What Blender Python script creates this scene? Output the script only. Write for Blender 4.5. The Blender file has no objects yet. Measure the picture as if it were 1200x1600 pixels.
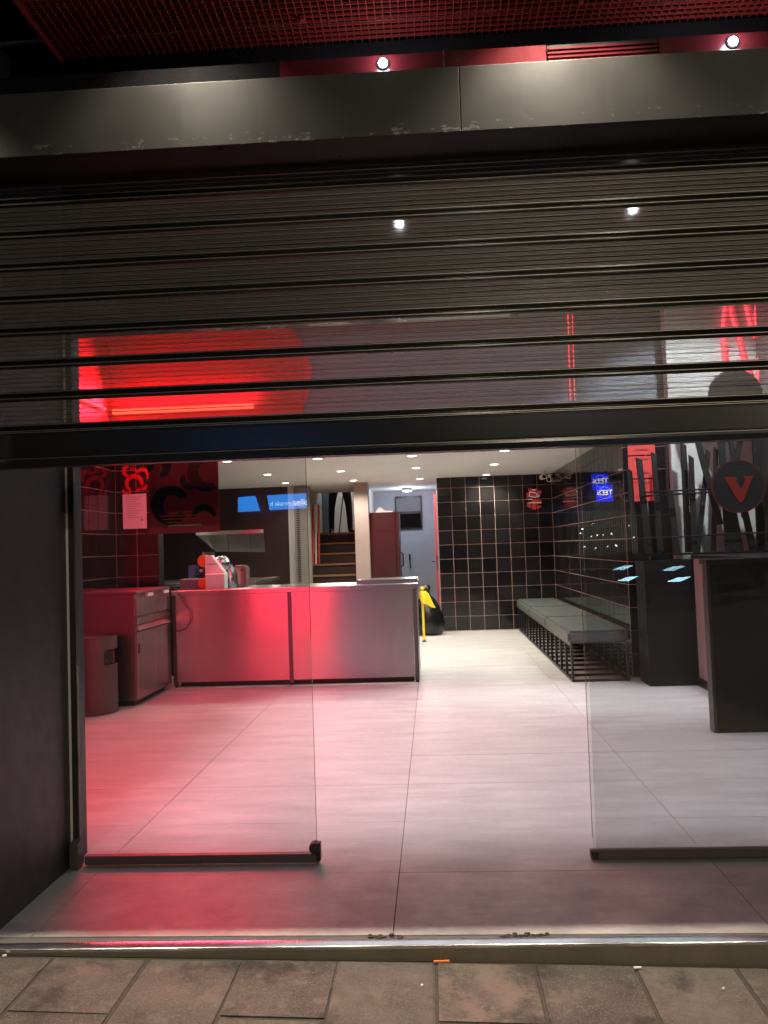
import bpy, bmesh, math, random
from mathutils import Vector, Matrix
random.seed(11)
PI = math.pi
S = bpy.context.scene
COL = S.collection

# ------------------------------------------------------------------ camera
FPX, EYE, VX, VY, ROLL = 1260.0, 1.25, 676.0, 853.0, 0.0365
fy = Vector(((VX-600)/FPX, -(VY-800)/FPX, -1)).normalized()
up = Vector((-math.sin(ROLL), math.cos(ROLL), 0)); up = (up - fy*up.dot(fy)).normalized()
rx = fy.cross(up)
RM = Matrix((rx, fy, up))
cam = bpy.data.cameras.new('camera'); co = bpy.data.objects.new('camera', cam); COL.objects.link(co)
cam.sensor_fit = 'VERTICAL'; cam.sensor_height = 36; cam.lens = 36*FPX/1600
cam.clip_start = 0.05; cam.clip_end = 500
co.matrix_world = Matrix.Translation((0, 0, EYE)) @ RM.to_4x4()
S.camera = co
# ------------------------------------------------------------------ night sky, exposure
W = bpy.data.worlds.new('World'); S.world = W; W.use_nodes = True
wn = W.node_tree; bg = wn.nodes['Background']
sky = wn.nodes.new('ShaderNodeTexSky'); sky.sky_type = 'NISHITA'; sky.sun_disc = False
sky.sun_elevation = math.radians(-4); sky.sun_rotation = math.radians(200)
wn.links.new(sky.outputs[0], bg.inputs[0]); bg.inputs[1].default_value = 0.05
S.view_settings.view_transform = 'Standard'; S.view_settings.look = 'None'
S.view_settings.exposure = 0.0; S.view_settings.gamma = 1.0
S.render.engine = 'CYCLES'
S.cycles.use_denoising = True; S.cycles.denoising_prefilter = 'ACCURATE'
S.cycles.max_bounces = 10; S.cycles.transparent_max_bounces = 24
S.cycles.glossy_bounces = 5; S.cycles.diffuse_bounces = 4
S.cycles.sample_clamp_indirect = 6
S.cycles.caustics_reflective = False; S.cycles.caustics_refractive = False

# light strengths, in one place
P_CANOPY, P_SPOT, P_FRONT, P_DOWN = 215.0, 1.0, 8.4, 86.0
E_NEON, E_SIGN = 3.2, 2.0
P_NEON, P_SIGN, RED = 108.0, 58.0, (1,.04,.09)
FT = 0.012            # the street front stands a little askew to the room behind it

# ------------------------------------------------------------------ helpers
class MB:
    def __init__(s): s.v = []; s.f = []
    def add(s, v, f):
        n = len(s.v); s.v += [tuple(p) for p in v]; s.f += [tuple(i+n for i in q) for q in f]; return s
    def box(s, x0, x1, y0, y1, z0, z1):
        return s.add([(x0,y0,z0),(x1,y0,z0),(x1,y1,z0),(x0,y1,z0),(x0,y0,z1),(x1,y0,z1),(x1,y1,z1),(x0,y1,z1)],
                     [(3,2,1,0),(4,5,6,7),(0,1,5,4),(1,2,6,5),(2,3,7,6),(3,0,4,7)])
    def prism(s, poly, a, b, axis='y'):
        n = len(poly)
        def P(p, t): return {'y': (p[0], t, p[1]), 'x': (t, p[0], p[1]), 'z': (p[0], p[1], t)}[axis]
        return s.add([P(p, a) for p in poly]+[P(p, b) for p in poly],
                     [tuple(range(n-1, -1, -1)), tuple(range(n, 2*n))]+[(i, (i+1) % n, n+(i+1) % n, n+i) for i in range(n)])
    def tube(s, pts, r, n=8, cap=True):
        pts = [Vector(p) for p in pts]; rings = []; prev = None
        rr = r if isinstance(r, (list, tuple)) else [r]*len(pts)
        for i, p in enumerate(pts):
            d = (pts[min(i+1, len(pts)-1)]-pts[max(i-1, 0)]).normalized()
            a = prev if prev is not None else (Vector((0,0,1)) if abs(d.z) < .9 else Vector((1,0,0)))
            a = (a-d*a.dot(d)).normalized(); prev = a; b = d.cross(a)
            rings.append([p+(a*math.cos(2*PI*k/n)+b*math.sin(2*PI*k/n))*rr[i] for k in range(n)])
        v = [q for R in rings for q in R]; f = []
        for i in range(len(rings)-1):
            for k in range(n):
                f.append((i*n+k, i*n+(k+1) % n, (i+1)*n+(k+1) % n, (i+1)*n+k))
        if cap: f += [tuple(range(n-1, -1, -1)), tuple(range(len(v)-n, len(v)))]
        return s.add(v, f)
    def lathe(s, prof, c, n=24, axis='z'):
        v = []; f = []
        for r, h in prof:
            for k in range(n):
                a = 2*PI*k/n; x, y = r*math.cos(a), r*math.sin(a)
                v.append({'z': (c[0]+x, c[1]+y, c[2]+h), 'y': (c[0]+x, c[1]+h, c[2]+y), 'x': (c[0]+h, c[1]+x, c[2]+y)}[axis])
        for i in range(len(prof)-1):
            for k in range(n): f.append((i*n+k, i*n+(k+1) % n, (i+1)*n+(k+1) % n, (i+1)*n+k))
        f += [tuple(range(n-1, -1, -1)), tuple(range(len(v)-n, len(v)))]
        return s.add(v, f)
    def ball(s, c, r, n=16, sc=(1,1,1)):
        m = n//2
        return s.lathe_ball(c, r, n, m, sc)
    def lathe_ball(s, c, r, n, m, sc):
        v = []; f = []
        for i in range(1, m):
            t = PI*i/m
            for k in range(n):
                a = 2*PI*k/n
                v.append((c[0]+r*sc[0]*math.sin(t)*math.cos(a), c[1]+r*sc[1]*math.sin(t)*math.sin(a), c[2]+r*sc[2]*math.cos(t)))
        for i in range(m-2):
            for k in range(n): f.append((i*n+k, (i+1)*n+k, (i+1)*n+(k+1) % n, i*n+(k+1) % n))
        f += [tuple(range(n)), tuple(range((m-2)*n+n-1, (m-2)*n-1, -1))]
        return s.add(v, f)
    def mesh(s, name, off=(0,0,0), smooth=False, bevel=0, seg=1, uv=False):
        bm = bmesh.new()
        vs = [bm.verts.new((p[0]-off[0], p[1]-off[1], p[2]-off[2])) for p in s.v]
        for q in s.f:
            try: bm.faces.new([vs[i] for i in q])
            except ValueError: pass
        bmesh.ops.recalc_face_normals(bm, faces=bm.faces)
        if bevel:
            ed = [e for e in bm.edges if len(e.link_faces) == 2 and e.calc_face_angle(0) > .5]
            bmesh.ops.bevel(bm, geom=ed, offset=bevel, segments=seg, affect='EDGES', clamp_overlap=True)
        if uv:
            L = bm.loops.layers.uv.new('UVMap')
            for fc in bm.faces:
                for lp in fc.loops: lp[L].uv = (lp.vert.co.x+lp.vert.co.y, lp.vert.co.z)
        me = bpy.data.meshes.new(name); bm.to_mesh(me); bm.free()
        if smooth:
            for p in me.polygons: p.use_smooth = True
            try: me.set_sharp_from_angle(angle=math.radians(40))
            except Exception: pass
        return me

def obj(name, me, m, parent=None, **kw):
    if isinstance(me, MB):
        off = parent['_base'] if parent is not None and '_base' in parent else (0,0,0)
        me = me.mesh(name, off, **kw)
    if m is not None and not me.materials: me.materials.append(m)
    o = bpy.data.objects.new(name, me); COL.objects.link(o)
    if parent is not None: o.parent = parent
    return o
BASES = []
def sub(name, mb, m, part, **kw):       # a sub-part: shares the base point of the thing above
    me = mb.mesh(name, part.parent['_base'] if '_base' in part.parent else (0,0,0), **kw)
    o = obj(name, me, m, part); return o
def tag(o, label=None, cat=None, group=None, kind=None):
    if label: o['label'] = label
    if cat: o['category'] = cat
    if group: o['group'] = group
    if kind: o['kind'] = kind
    return o
def thing(name, label, cat, loc=(0,0,0), group=None, tilt=False, kind=None):
    o = bpy.data.objects.new(name, None); COL.objects.link(o); o.empty_display_size = .1
    o['_base'] = loc; BASES.append(o)
    L = Vector(loc)
    if tilt: L = Matrix.Rotation(FT, 3, 'Z') @ L; o.rotation_euler.z = FT
    o.location = L
    return tag(o, label, cat, group, kind)
def struct(name, mb, m, **kw):
    return tag(obj(name, mb, m, **kw), kind='structure')
def lamp(name, kind, loc, power, color, parent=None, **kw):
    d = bpy.data.lights.new(name, kind); d.energy = power; d.color = color
    for k, v in kw.items(): setattr(d, k, v)
    o = bpy.data.objects.new(name, d); COL.objects.link(o)
    if parent is not None:
        o.parent = parent; b = parent['_base'] if '_base' in parent else (0,0,0)
        o.location = Vector(loc)-Vector(b)
    else: o.location = loc
    return o
def ray(px, py): return RM @ Vector(((px-600)/FPX, -(py-800)/FPX, -1))
def at(px, py, d):          # measured points of the photograph, put at their own depth d in the room
    r = ray(px, py); return Vector((0,0,EYE)) + r*(d/r.y)

# ------------------------------------------------------------------ materials
class N:
    def __init__(s, name):
        s.m = bpy.data.materials.new(name); s.m.use_nodes = True; s.t = s.m.node_tree
        s.b = s.t.nodes['Principled BSDF']; s.out = s.t.nodes['Material Output']
    def n(s, k, **kw):
        x = s.t.nodes.new(k)
        for a, v in kw.items(): setattr(x, a, v)
        return x
    def l(s, a, b): s.t.links.new(a, b)
    def coord(s, scale=(1,1,1), world=False):
        m = s.n('ShaderNodeMapping'); m.inputs['Scale'].default_value = scale
        if world: s.l(s.n('ShaderNodeNewGeometry').outputs['Position'], m.inputs[0])
        else: s.l(s.n('ShaderNodeTexCoord').outputs['Object'], m.inputs[0])
        return m.outputs[0]
    def noise(s, scale, vec, detail=4, rough=.6):
        x = s.n('ShaderNodeTexNoise'); x.inputs['Scale'].default_value = scale; x.inputs['Detail'].default_value = detail
        x.inputs['Roughness'].default_value = rough; s.l(vec, x.inputs['Vector']); return x.outputs['Fac']
    def ramp(s, fac, stops):
        r = s.n('ShaderNodeValToRGB'); e = r.color_ramp.elements
        while len(e) < len(stops): e.new(.5)
        for i, (p, c) in enumerate(stops):
            e[i].position = p; e[i].color = (c, c, c, 1) if not isinstance(c, tuple) else c+(1,)
        s.l(fac, r.inputs[0]); return r.outputs[0]
    def mix(s, fac, a, b, mode='MIX'):
        x = s.n('ShaderNodeMix', data_type='RGBA', blend_type=mode)
        for sock, v in ((x.inputs[0], fac), (x.inputs[6], a), (x.inputs[7], b)):
            if hasattr(v, 'links'): s.l(v, sock)
            elif isinstance(v, tuple): sock.default_value = v+(1,)
            else: sock.default_value = v
        return x.outputs[2]
    def bump(s, h, strength, dist=.002):
        x = s.n('ShaderNodeBump'); x.inputs['Strength'].default_value = strength; x.inputs['Distance'].default_value = dist
        s.l(h, x.inputs['Height']); s.l(x.outputs[0], s.b.inputs['Normal'])
    def set(s, **kw):
        names = dict(color='Base Color', rough='Roughness', metal='Metallic', spec='Specular IOR Level', em='Emission Color',
                     es='Emission Strength', aniso='Anisotropic', coat='Coat Weight', sheen='Sheen Weight')
        for k, v in kw.items():
            i = s.b.inputs[names[k]]
            if hasattr(v, 'links'): s.l(v, i)
            elif isinstance(v, tuple): i.default_value = v+(1,)
            else: i.default_value = v
        return s
def paint(name, c, rough=.5, var=.25, metal=0, scale=6, bump=.05, spec=.5):
    k = N(name); v = k.coord(world=True)
    n = k.noise(scale, v); dark = tuple(x*(1-var) for x in c); lite = tuple(min(1, x*(1+var*.6)) for x in c)
    k.set(color=k.mix(n, dark, lite), metal=metal, spec=spec)
    r = k.ramp(k.noise(scale*3, v), [(.3, max(.02, rough*.8)), (.75, min(1, rough*1.25))]); k.set(rough=r)
    if bump: k.bump(k.noise(scale*40, v, 2), bump)
    return k.m
def emit(name, c, s):
    k = N(name); k.set(color=(0,0,0), em=c, es=s, rough=.4); return k.m

def m_floor():
    k = N('porcelain_floor'); v = k.coord(world=True); st = k.coord((1.0,3.6,1), world=True)
    a = k.noise(2.2, st, 6); b = k.noise(1.3, v, 5); c = k.noise(30, v, 3)
    col = k.mix(k.ramp(a, [(.34,0.),(.66,1.)]), (.40,.385,.375), (.56,.545,.53))
    col = k.mix(k.ramp(b, [(.42,0.),(.62,.5)]), col, (.41,.395,.385))
    inf = k.n('ShaderNodeObjectInfo')
    col = k.mix(k.ramp(inf.outputs['Random'], [(0,.0),(1,.22)]), col, (.40,.385,.375))
    sc = k.noise(5, k.coord((.9,7,1), world=True), 8, .75)      # pale scuffs
    col = k.mix(k.ramp(sc, [(.59,0.),(.70,.6)]), col, (.70,.68,.66))
    dk = k.noise(3.2, k.coord((1.4,4.5,1), world=True), 9, .8)       # dark drag marks
    col = k.mix(k.ramp(dk, [(.62,0.),(.74,.4)]), col, (.28,.265,.26))
    # foot dirt by the doorway
    sp = k.n('ShaderNodeSeparateXYZ'); k.l(k.n('ShaderNodeNewGeometry').outputs['Position'], sp.inputs[0])
    mr = k.n('ShaderNodeMapRange'); k.l(sp.outputs['Y'], mr.inputs[0]); mr.inputs[1].default_value = 3.6; mr.inputs[2].default_value = 2.9
    blot = k.ramp(k.noise(2.4, v, 7, .65), [(.36,0.),(.62,1.)])
    mm = k.n('ShaderNodeMath', operation='MULTIPLY'); k.l(mr.outputs[0], mm.inputs[0]); k.l(blot, mm.inputs[1])
    m2 = k.n('ShaderNodeMath', operation='MULTIPLY'); k.l(mm.outputs[0], m2.inputs[0]); m2.inputs[1].default_value = .85
    col = k.mix(m2.outputs[0], col, (.22,.205,.20))
    k.set(color=col, rough=k.ramp(c, [(.3,.34),(.7,.5)]), spec=.45); k.bump(k.noise(90, v, 3), .08, .001); return k.m
def m_paving(tan=0):
    k = N('concrete_paving' if not tan else 'worn_tan_paving'); v = k.coord(world=True)
    inf = k.n('ShaderNodeObjectInfo')
    a = k.noise(7, v, 7, .7); g = k.noise(160, v, 3, .8)
    base = k.mix(inf.outputs['Random'], (.100,.082,.068), (.165,.136,.113))
    col = k.mix(k.ramp(a, [(.35,0.),(.7,.6)]), base, (.045,.035,.030))
    col = k.mix(k.ramp(g, [(.52,0.),(.64,.85)]), col, (.22,.18,.15))
    col = k.mix(k.ramp(k.noise(300, v, 2), [(.3,.5),(.42,0.)]), col, (.04,.035,.03))
    col = k.mix(k.ramp(k.noise(11, v, 8, .75), [(.54-.1*tan,0.),(.64-.06*tan,.75+.2*tan)]), col, (.20+.01*tan,.16,.13))
    col = k.mix(k.ramp(k.noise(4.5, v, 4, .7), [(.55,0.),(.66,.7)]), col, (.030,.024,.02))
    vo = k.n('ShaderNodeTexVoronoi'); vo.inputs['Scale'].default_value = 26; k.l(v, vo.inputs['Vector'])
    col = k.mix(k.ramp(vo.outputs['Distance'], [(.03,.7),(.07,0.)]), col, (.34,.29,.24))
    k.set(color=col, rough=k.ramp(a, [(.3,.55),(.7,.85)]), spec=.4)
    h = k.n('ShaderNodeMath', operation='ADD'); k.l(g, h.inputs[0]); k.l(k.noise(40, v, 4), h.inputs[1])
    k.bump(h.outputs[0], .9, .004); return k.m
def m_tile():
    k = N('black_glazed_tile'); v = k.coord(world=True); inf = k.n('ShaderNodeObjectInfo')
    k.set(color=k.mix(inf.outputs['Random'], (.006,.0055,.006), (.016,.014,.015)), rough=k.ramp(k.noise(9, v, 4), [(.3,.05),(.75,.13)]), spec=.42)
    k.bump(k.noise(14, v, 2), .12, .002); return k.m
def m_steel(name, c=(.62,.60,.60), rough=.3):
    k = N(name); v = k.coord((1,1,60), world=True)
    n = k.noise(3, v, 3); big = k.noise(1.6, k.coord((1,1,.25), world=True), 2)
    k.set(color=k.mix(n, tuple(x*.85 for x in c), c), metal=1, aniso=.92,
          rough=k.ramp(big, [(.3,rough*.93),(.7,rough*1.1)]))
    k.bump(k.noise(2.6, k.coord(world=True), 2), .25, .006)
    k.b.inputs['Anisotropic Rotation'].default_value = .25
    tg = k.n('ShaderNodeTangent', direction_type='UV_MAP', uv_map='UVMap'); k.l(tg.outputs[0], k.b.inputs['Tangent'])
    return k.m
def m_perf():
    k = N('perforated_black_metal'); tc = k.n('ShaderNodeTexCoord'); sp = k.n('ShaderNodeSeparateXYZ'); k.l(tc.outputs['Object'], sp.inputs[0])
    p = .0058
    def M(op, a, b=None):
        x = k.n('ShaderNodeMath', operation=op)
        for i, q in enumerate((a, b)):
            if q is None: continue
            if hasattr(q, 'links'): k.l(q, x.inputs[i])
            else: x.inputs[i].default_value = q
        return x.outputs[0]
    def dist(off):
        ax = M('SUBTRACT', M('FRACT', M('ADD', M('DIVIDE', sp.outputs['X'], p), off)), .5)
        az = M('MULTIPLY', M('SUBTRACT', M('FRACT', M('ADD', M('DIVIDE', sp.outputs['Z'], p*1.732), off)), .5), 1.732)
        return M('SQRT', M('ADD', M('MULTIPLY', ax, ax), M('MULTIPLY', az, az)))
    hole = M('LESS_THAN', M('MINIMUM', dist(0.0), dist(0.5)), .40)
    v = k.coord(world=True)
    k.set(color=k.mix(k.noise(12, k.coord((1,1,6), world=True), 5), (.22,.20,.175), (.35,.32,.285)), rough=.42, metal=.3, spec=.5)
    tr = k.n('ShaderNodeBsdfTransparent'); mx = k.n('ShaderNodeMixShader')
    k.l(hole, mx.inputs[0]); k.l(k.b.outputs[0], mx.inputs[1]); k.l(tr.outputs[0], mx.inputs[2]); k.l(mx.outputs[0], k.out.inputs[0])
    return k.m
def m_glass(name, tint=(.97,.98,.975), f0=.05, smear=.0):
    k = N(name); t = k.t
    lw = k.n('ShaderNodeLayerWeight'); lw.inputs[0].default_value = .5
    pw = k.n('ShaderNodeMath', operation='POWER'); k.l(lw.outputs['Facing'], pw.inputs[0]); pw.inputs[1].default_value = 5
    mr = k.n('ShaderNodeMapRange'); k.l(pw.outputs[0], mr.inputs[0]); mr.inputs[3].default_value = f0; mr.inputs[4].default_value = 1
    tr = k.n('ShaderNodeBsdfTransparent'); tr.inputs[0].default_value = tint+(1,)
    gl = k.n('ShaderNodeBsdfGlossy'); gl.inputs['Roughness'].default_value = 0.0
    mx = k.n('ShaderNodeMixShader'); k.l(mr.outputs[0], mx.inputs[0]); k.l(tr.outputs[0], mx.inputs[1]); k.l(gl.outputs[0], mx.inputs[2])
    # faint film of dust and finger marks
    df = k.n('ShaderNodeBsdfDiffuse'); df.inputs[0].default_value = (.6,.58,.58,1)
    m2 = k.n('ShaderNodeMixShader'); k.l(k.ramp(k.noise(3, k.coord(world=True), 6, .7), [(.35,smear*.3),(.8,smear)]), m2.inputs[0])
    k.l(mx.outputs[0], m2.inputs[1]); k.l(df.outputs[0], m2.inputs[2]); k.l(m2.outputs[0], k.out.inputs[0]); return k.m
def m_fascia():
    k = N('dark_grey_fascia_paint'); v = k.coord(world=True)
    a = k.noise(5, v, 5); sp = k.n('ShaderNodeSeparateXYZ'); k.l(k.n('ShaderNodeNewGeometry').outputs['Position'], sp.inputs[0])
    mr = k.n('ShaderNodeMapRange'); k.l(sp.outputs['Z'], mr.inputs[0]); mr.inputs[1].default_value = 2.61; mr.inputs[2].default_value = 2.566
    chips = k.ramp(k.noise(16, k.coord((1,1,2.2), world=True), 8, .75), [(.565,0.),(.61,1.)])
    mm = k.n('ShaderNodeMath', operation='MULTIPLY'); k.l(mr.outputs[0], mm.inputs[0]); k.l(chips, mm.inputs[1])
    st = k.ramp(k.noise(3, k.coord((8,1,.6), world=True), 5), [(.55,0.),(.8,.35)])
    col = k.mix(a, (.030,.029,.027), (.046,.044,.040)); col = k.mix(st, col, (.065,.062,.056)); col = k.mix(mm.outputs[0], col, (.30,.29,.26))
    k.set(color=col, rough=k.ramp(a, [(.3,.42),(.7,.6)]), spec=.45); k.bump(k.noise(60, v, 3), .1, .001); return k.m

k_ = N('highlight_metal'); k_.set(color=(.62,.57,.48), metal=1.0, rough=.42); M_HILINE = k_.m  # pale metal that draws highlight lines onto the shutter
M_PAVE2 = m_paving(1)
M_FLOOR, M_PAVE, M_TILE, M_PERF, M_FASCIA = m_floor(), m_paving(), m_tile(), m_perf(), m_fascia()
M_STEEL = m_steel('brushed_steel', (.50,.47,.47), .24); M_STEEL2 = m_steel('dull_steel', (.34,.32,.32), .4); M_POST = m_steel('dark_steel_post', (.16,.15,.15), .45)
M_CHROME = paint('polished_steel', (.72,.72,.73), .16, .1, 1, 5, .02)
M_GROUT = paint('wall_grout', (.60,.42,.38), .85, .3, 0, 9)
M_FGROUT = paint('floor_grout', (.13,.12,.115), .9, .3)
M_BLACK = paint('black_metal_paint', (.012,.012,.013), .34, .3)
M_BLACKM = paint('matt_black_joinery', (.007,.007,.0075), .55, .3, 0, 5, .06, .2)
M_BLACKG = paint('gloss_black_panel', (.008,.008,.009), .07, .2, 0, 4, 0, .6)
k_ = N('black_shutter_paint'); k_.set(color=(.02,.019,.018), rough=.22, spec=.7); M_SHUT = k_.m
M_CHAR = paint('charcoal_laminate', (.035,.032,.035), .42, .25, 0, 5, .04)
M_RAIL = paint('grey_brown_rail', (.13,.11,.105), .4, .2, .3, 6, .03)
M_EDGE = paint('polished_glass_edge', (.10,.13,.12), .12, .1, 0, 5, 0, .8)
M_SAND = paint('joint_sand', (.075,.062,.047), .95, .5, 0, 40, .3)
M_WHITE = paint('white_ceiling_paint', (.86,.84,.80), .8, .06, 0, 3, .03)
M_WALL = paint('off_white_wall_paint', (.62,.60,.57), .75, .1, 0, 3, .04)
M_GREYW = paint('grey_wall_paint', (.20,.20,.21), .6, .15, 0, 3, .04)
M_BULK = paint('dark_grey_bulkhead_paint', (.15,.16,.19), .45, .15, 0, 3, .04)
M_MAROON = paint('dark_maroon_wall', (.030,.012,.014), .45, .3, 0, 4, .03)
M_REDP = paint('plain_red', (.55,.03,.025), .5, .15, 0, 4, .03)
M_REDL = paint('red_lattice_paint', (.28,.026,.024), .45, .3, 0, 12, .05)
M_REDPANEL = paint('red_gloss_panel', (.075,.008,.012), .22, .25, 0, 5, .02)
M_FRIDGE = paint('maroon_enamel', (.026,.004,.005), .35, .2, 0, 4, .02)
M_VINYL = paint('grey_vinyl', (.08,.092,.09), .4, .15, 0, 8, .12)
M_GLASS = m_glass('door_glass', (.95,.97,.965), .055, .02)
M_GLASS2 = m_glass('side_glass', (.93,.95,.95), .05, .016)
M_NEON = emit('red_neon', (1,.03,.03), E_NEON); M_NEONB = emit('red_neon_bright', (1,.07,.035), E_NEON*1.4)
M_NSIGN = emit('red_sign_tube', (1,.02,.04), E_SIGN)
M_LED = emit('led_white', (.93,.97,1), 45); M_DOWN = emit('downlight_glow', (1,.93,.78), 14)
M_PANEL = emit('panel_glow', (.9,.92,1), 1.2)
M_PAPER = paint('paper', (.80,.78,.76), .8, .05, 0, 4, .02)
M_INK = paint('printing_ink', (.03,.028,.03), .8, .1)
M_RNOT = paint('red_notice_print', (.80,.07,.06), .6, .08)
M_POSTRED = paint('poster_red', (.62,.035,.06), .45, .15); M_POSTDARK = paint('poster_black', (.010,.009,.014), .45, .2)
M_DISC = paint('matt_black_disc', (.005,.005,.006), .7, .2, 0, 6, .02, .25)
M_WOODB = paint('black_stained_wood', (.007,.006,.006), .6, .4, 0, 14, .3)
M_TREAD = paint('oak_nosing', (.23,.11,.04), .5, .3, 0, 9, .1)
M_DARKWOOD = paint('dark_stair_riser', (.018,.010,.009), .6, .3)
M_PLASTIC = paint('dark_bin_plastic', (.075,.06,.058), .55, .15, 0, 5, .06)
M_YEL = paint('yellow_plastic', (.72,.52,.015), .45, .15)
M_BAG = paint('black_bin_liner', (.008,.008,.009), .25, .3, 0, 12, .3)
M_BLUEP = paint('blue_plastic', (.03,.09,.45), .45, .15)
M_ORANGE = paint('orange_plastic', (.8,.22,.03), .45, .15)
M_GPLAS = paint('grey_plastic', (.16,.18,.20), .5, .15)
M_CONC = paint('concrete_step', (.30,.265,.18), .85, .4, 0, 9, .3)
M_ASPH = paint('asphalt', (.05,.05,.052), .85, .35, 0, 30, .4)
M_STONE = paint('stone_facade', (.34,.32,.29), .8, .2, 0, 3, .2)
M_JEAN = paint('black_trouser_cloth', (.012,.012,.014), .85, .3, 0, 20, .2)
M_SHIRT = paint('dark_shirt_cloth', (.03,.03,.035), .85, .2, 0, 20, .2)
M_SKIN = paint('skin', (.48,.30,.22), .55, .1, 0, 10, .05)
M_HAIR = paint('dark_hair', (.02,.014,.01), .6, .3, 0, 30, .3)

# ================================================================== SETTING: street
def pave_z(x): return -.05 - .024*x          # the street falls away to the right
road = MB().add([(-120,-300,-.24+2.4*.0),(120,-300,-.24),(120,-3.2,-.24),(-120,-3.2,-.24)], [(0,1,2,3)])
struct('road', road, M_ASPH)
pv = thing('pavement', None, None, kind='structure')
m = MB()
for a, b in ((-60,-3),(-3,3),(3,60)):
    za, zb = (pave_z(max(-3,min(3,q)))-.0005 for q in (a,b))
    m.add([(a,-3.2,za-.0),(b,-3.2,zb),(b,2.585,zb),(a,2.585,za)], [(0,1,2,3)])
    m.add([(a,-3.2,-.3),(b,-3.2,-.3),(b,-3.2,zb),(a,-3.2,za)], [(0,1,2,3)])
obj('joint_bed', m, M_SAND, pv)
STW, STL = .303, .606
stone_me = {}
def stone_mesh(kind, w, l):
    if kind not in stone_me:
        k = MB().box(0, w, 0, l, -.05, 0).mesh('paving_stone', bevel=.005, seg=2); stone_me[kind] = k
        k.materials.append(M_PAVE)
    return stone_me[kind]
x00 = at(681, 1510, 2.52).x
for c in range(-7, 8):
    x = x00 + c*STW
    y1 = 2.572 + x*FT
    yy = 2.255 if c % 2 == 0 else 1.94
    rows = [(yy, y1)]
    while yy > -1.6: rows.append((yy-STL, yy)); yy -= STL
    for i, (a, b) in enumerate(rows):
        L = b-a-.004; key = 'full' if i else ('short%d' % c)
        o = obj('paving_stone', stone_mesh(key, STW-.004, L), M_PAVE, pv)
        if c == 0 and i < 2: o.data = o.data.copy(); o.data.materials[0] = M_PAVE2
        o.location = (x+.002+random.uniform(-.0015,.0015), a+.004, pave_z(x)+random.uniform(-.0012,.001)+.0035)
        o.rotation_euler = (random.uniform(-.004,.004), .024+random.uniform(-.004,.004), random.uniform(-.004,.004))
# step of the shop front and its steel nosing
m = MB().box(-3.2, 3.2, 2.585, 2.66, -.35, -.004)
st = struct('step', m, M_CONC); st.rotation_euler.z = FT
t = thing('threshold_strip', 'polished steel nosing strip along the edge of the entrance step', 'threshold strip', (0,2.6,0), tilt=True)
obj('strip', MB().prism([(2.580,-.006),(2.580,.0035),(2.584,.006),(2.618,.0065),(2.622,.001),(2.622,-.002),(2.588,-.002),(2.588,-.006)], -3.1, 3.1, 'x'), paint('worn_steel_nosing', (.60,.60,.60), .22, .25, 1, 12, 0), t, smooth=True)

# ------------------------------------------------------------------ shop floor: every tile a piece
fl = thing('floor', None, None, kind='structure')
obj('grout_bed', MB().box(-4.6, 3.1, 2.624, 15.8, -.06, -.0035), M_FGROUT, fl)
TX, TY, tx0, ty0 = 1.2035, .577, -1.377, 3.155
fme = {}
for i in range(-3, 5):
    for j in range(-1, 16):
        a, b = max(tx0+i*TX, -4.5), min(tx0+(i+1)*TX, 3.05); c, d = ty0+j*TY, ty0+(j+1)*TY
        if j == -1: c = 2.655
        if b-a < .05: continue
        key = (round(b-a,3), round(d-c,3))
        if key not in fme:
            g = .0014
            fme[key] = MB().box(-(b-a)/2+g, (b-a)/2-g, -(d-c)/2+g, (d-c)/2-g, -.009, 0).mesh('floor_tile', bevel=.001)
            fme[key].materials.append(M_FLOOR)
        o = obj('floor_tile', fme[key], M_FLOOR, fl); o.location = ((a+b)/2, (c+d)/2, random.uniform(-.0008,.0006))

# ------------------------------------------------------------------ room shell
XL, XR, YR, ZC = -3.08, 1.757, 11.8, 2.24
def wall(name, mb, m=M_GROUT): return struct(name, mb, m)
TP = .2075
tile_me = MB().box(-.1008, .1008, -.006, 0, -.1008, .1008).mesh('tile', bevel=.0022); tile_me.materials.append(M_TILE)
def tiles(parent, origin, axis, n, nz, z0=.011, base=(0,0,0), skip=None):
    for i in range(n):
        for k in range(nz):
            if skip and skip(i, k): continue
            o = obj('tile', tile_me, M_TILE, parent)
            u = (i+.5)*TP; z = z0+(k+.5)*TP
            j = lambda a: random.uniform(-a, a)
            if axis == 'back': o.location = (origin[0]+u, origin[1], z); rz = 0
            elif axis == 'right': o.location = (origin[0], origin[1]-u, z); rz = -PI/2
            else: o.location = (origin[0], origin[1]-u, z); rz = PI/2
            o.rotation_euler = (j(.004), 0, rz+j(.004))
def wallthing(name, mb, m=M_GROUT):
    t = thing(name, None, None, kind='structure'); obj('wall_core', mb, m, t); return t
w = wallthing('wall_rear', MB().box(.088, 3.2, YR, YR+.12, 0, 2.5)); tiles(w, (.09, YR, 0), 'back', 8, 11)
w = wallthing('wall_right', MB().box(XR, XR+.14, 7.440, YR-.001, 0, 2.2945)); tiles(w, (XR, YR-.005, 0), 'right', 21, 11)
w = wallthing('wall_right_return', MB().box(XR-.004, 2.166, 7.4325, 7.4395, 0, 2.2945)); tiles(w, (XR-.006, 7.4325, 0), 'back', 2, 11)
w = wallthing('wall_left', MB().box(XL-.14, XL, 3.5, 7.83, 0, 3.45)); tiles(w, (XL, 7.69, 0), 'left', 14, 11)
w = wallthing('wall_pier', MB().box(XL+.002, -2.665, 7.70, 7.83, 0, 2.42)); tiles(w, (XL+.004, 7.70, 0), 'back', 2, 11)
tag(obj('pier_edge_trim', MB().box(-2.6645, -2.655, 7.692, 7.832, 0, 2.2), M_BLACK), 'black edge trim on the right side of the tiled pier', 'trim')
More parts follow.
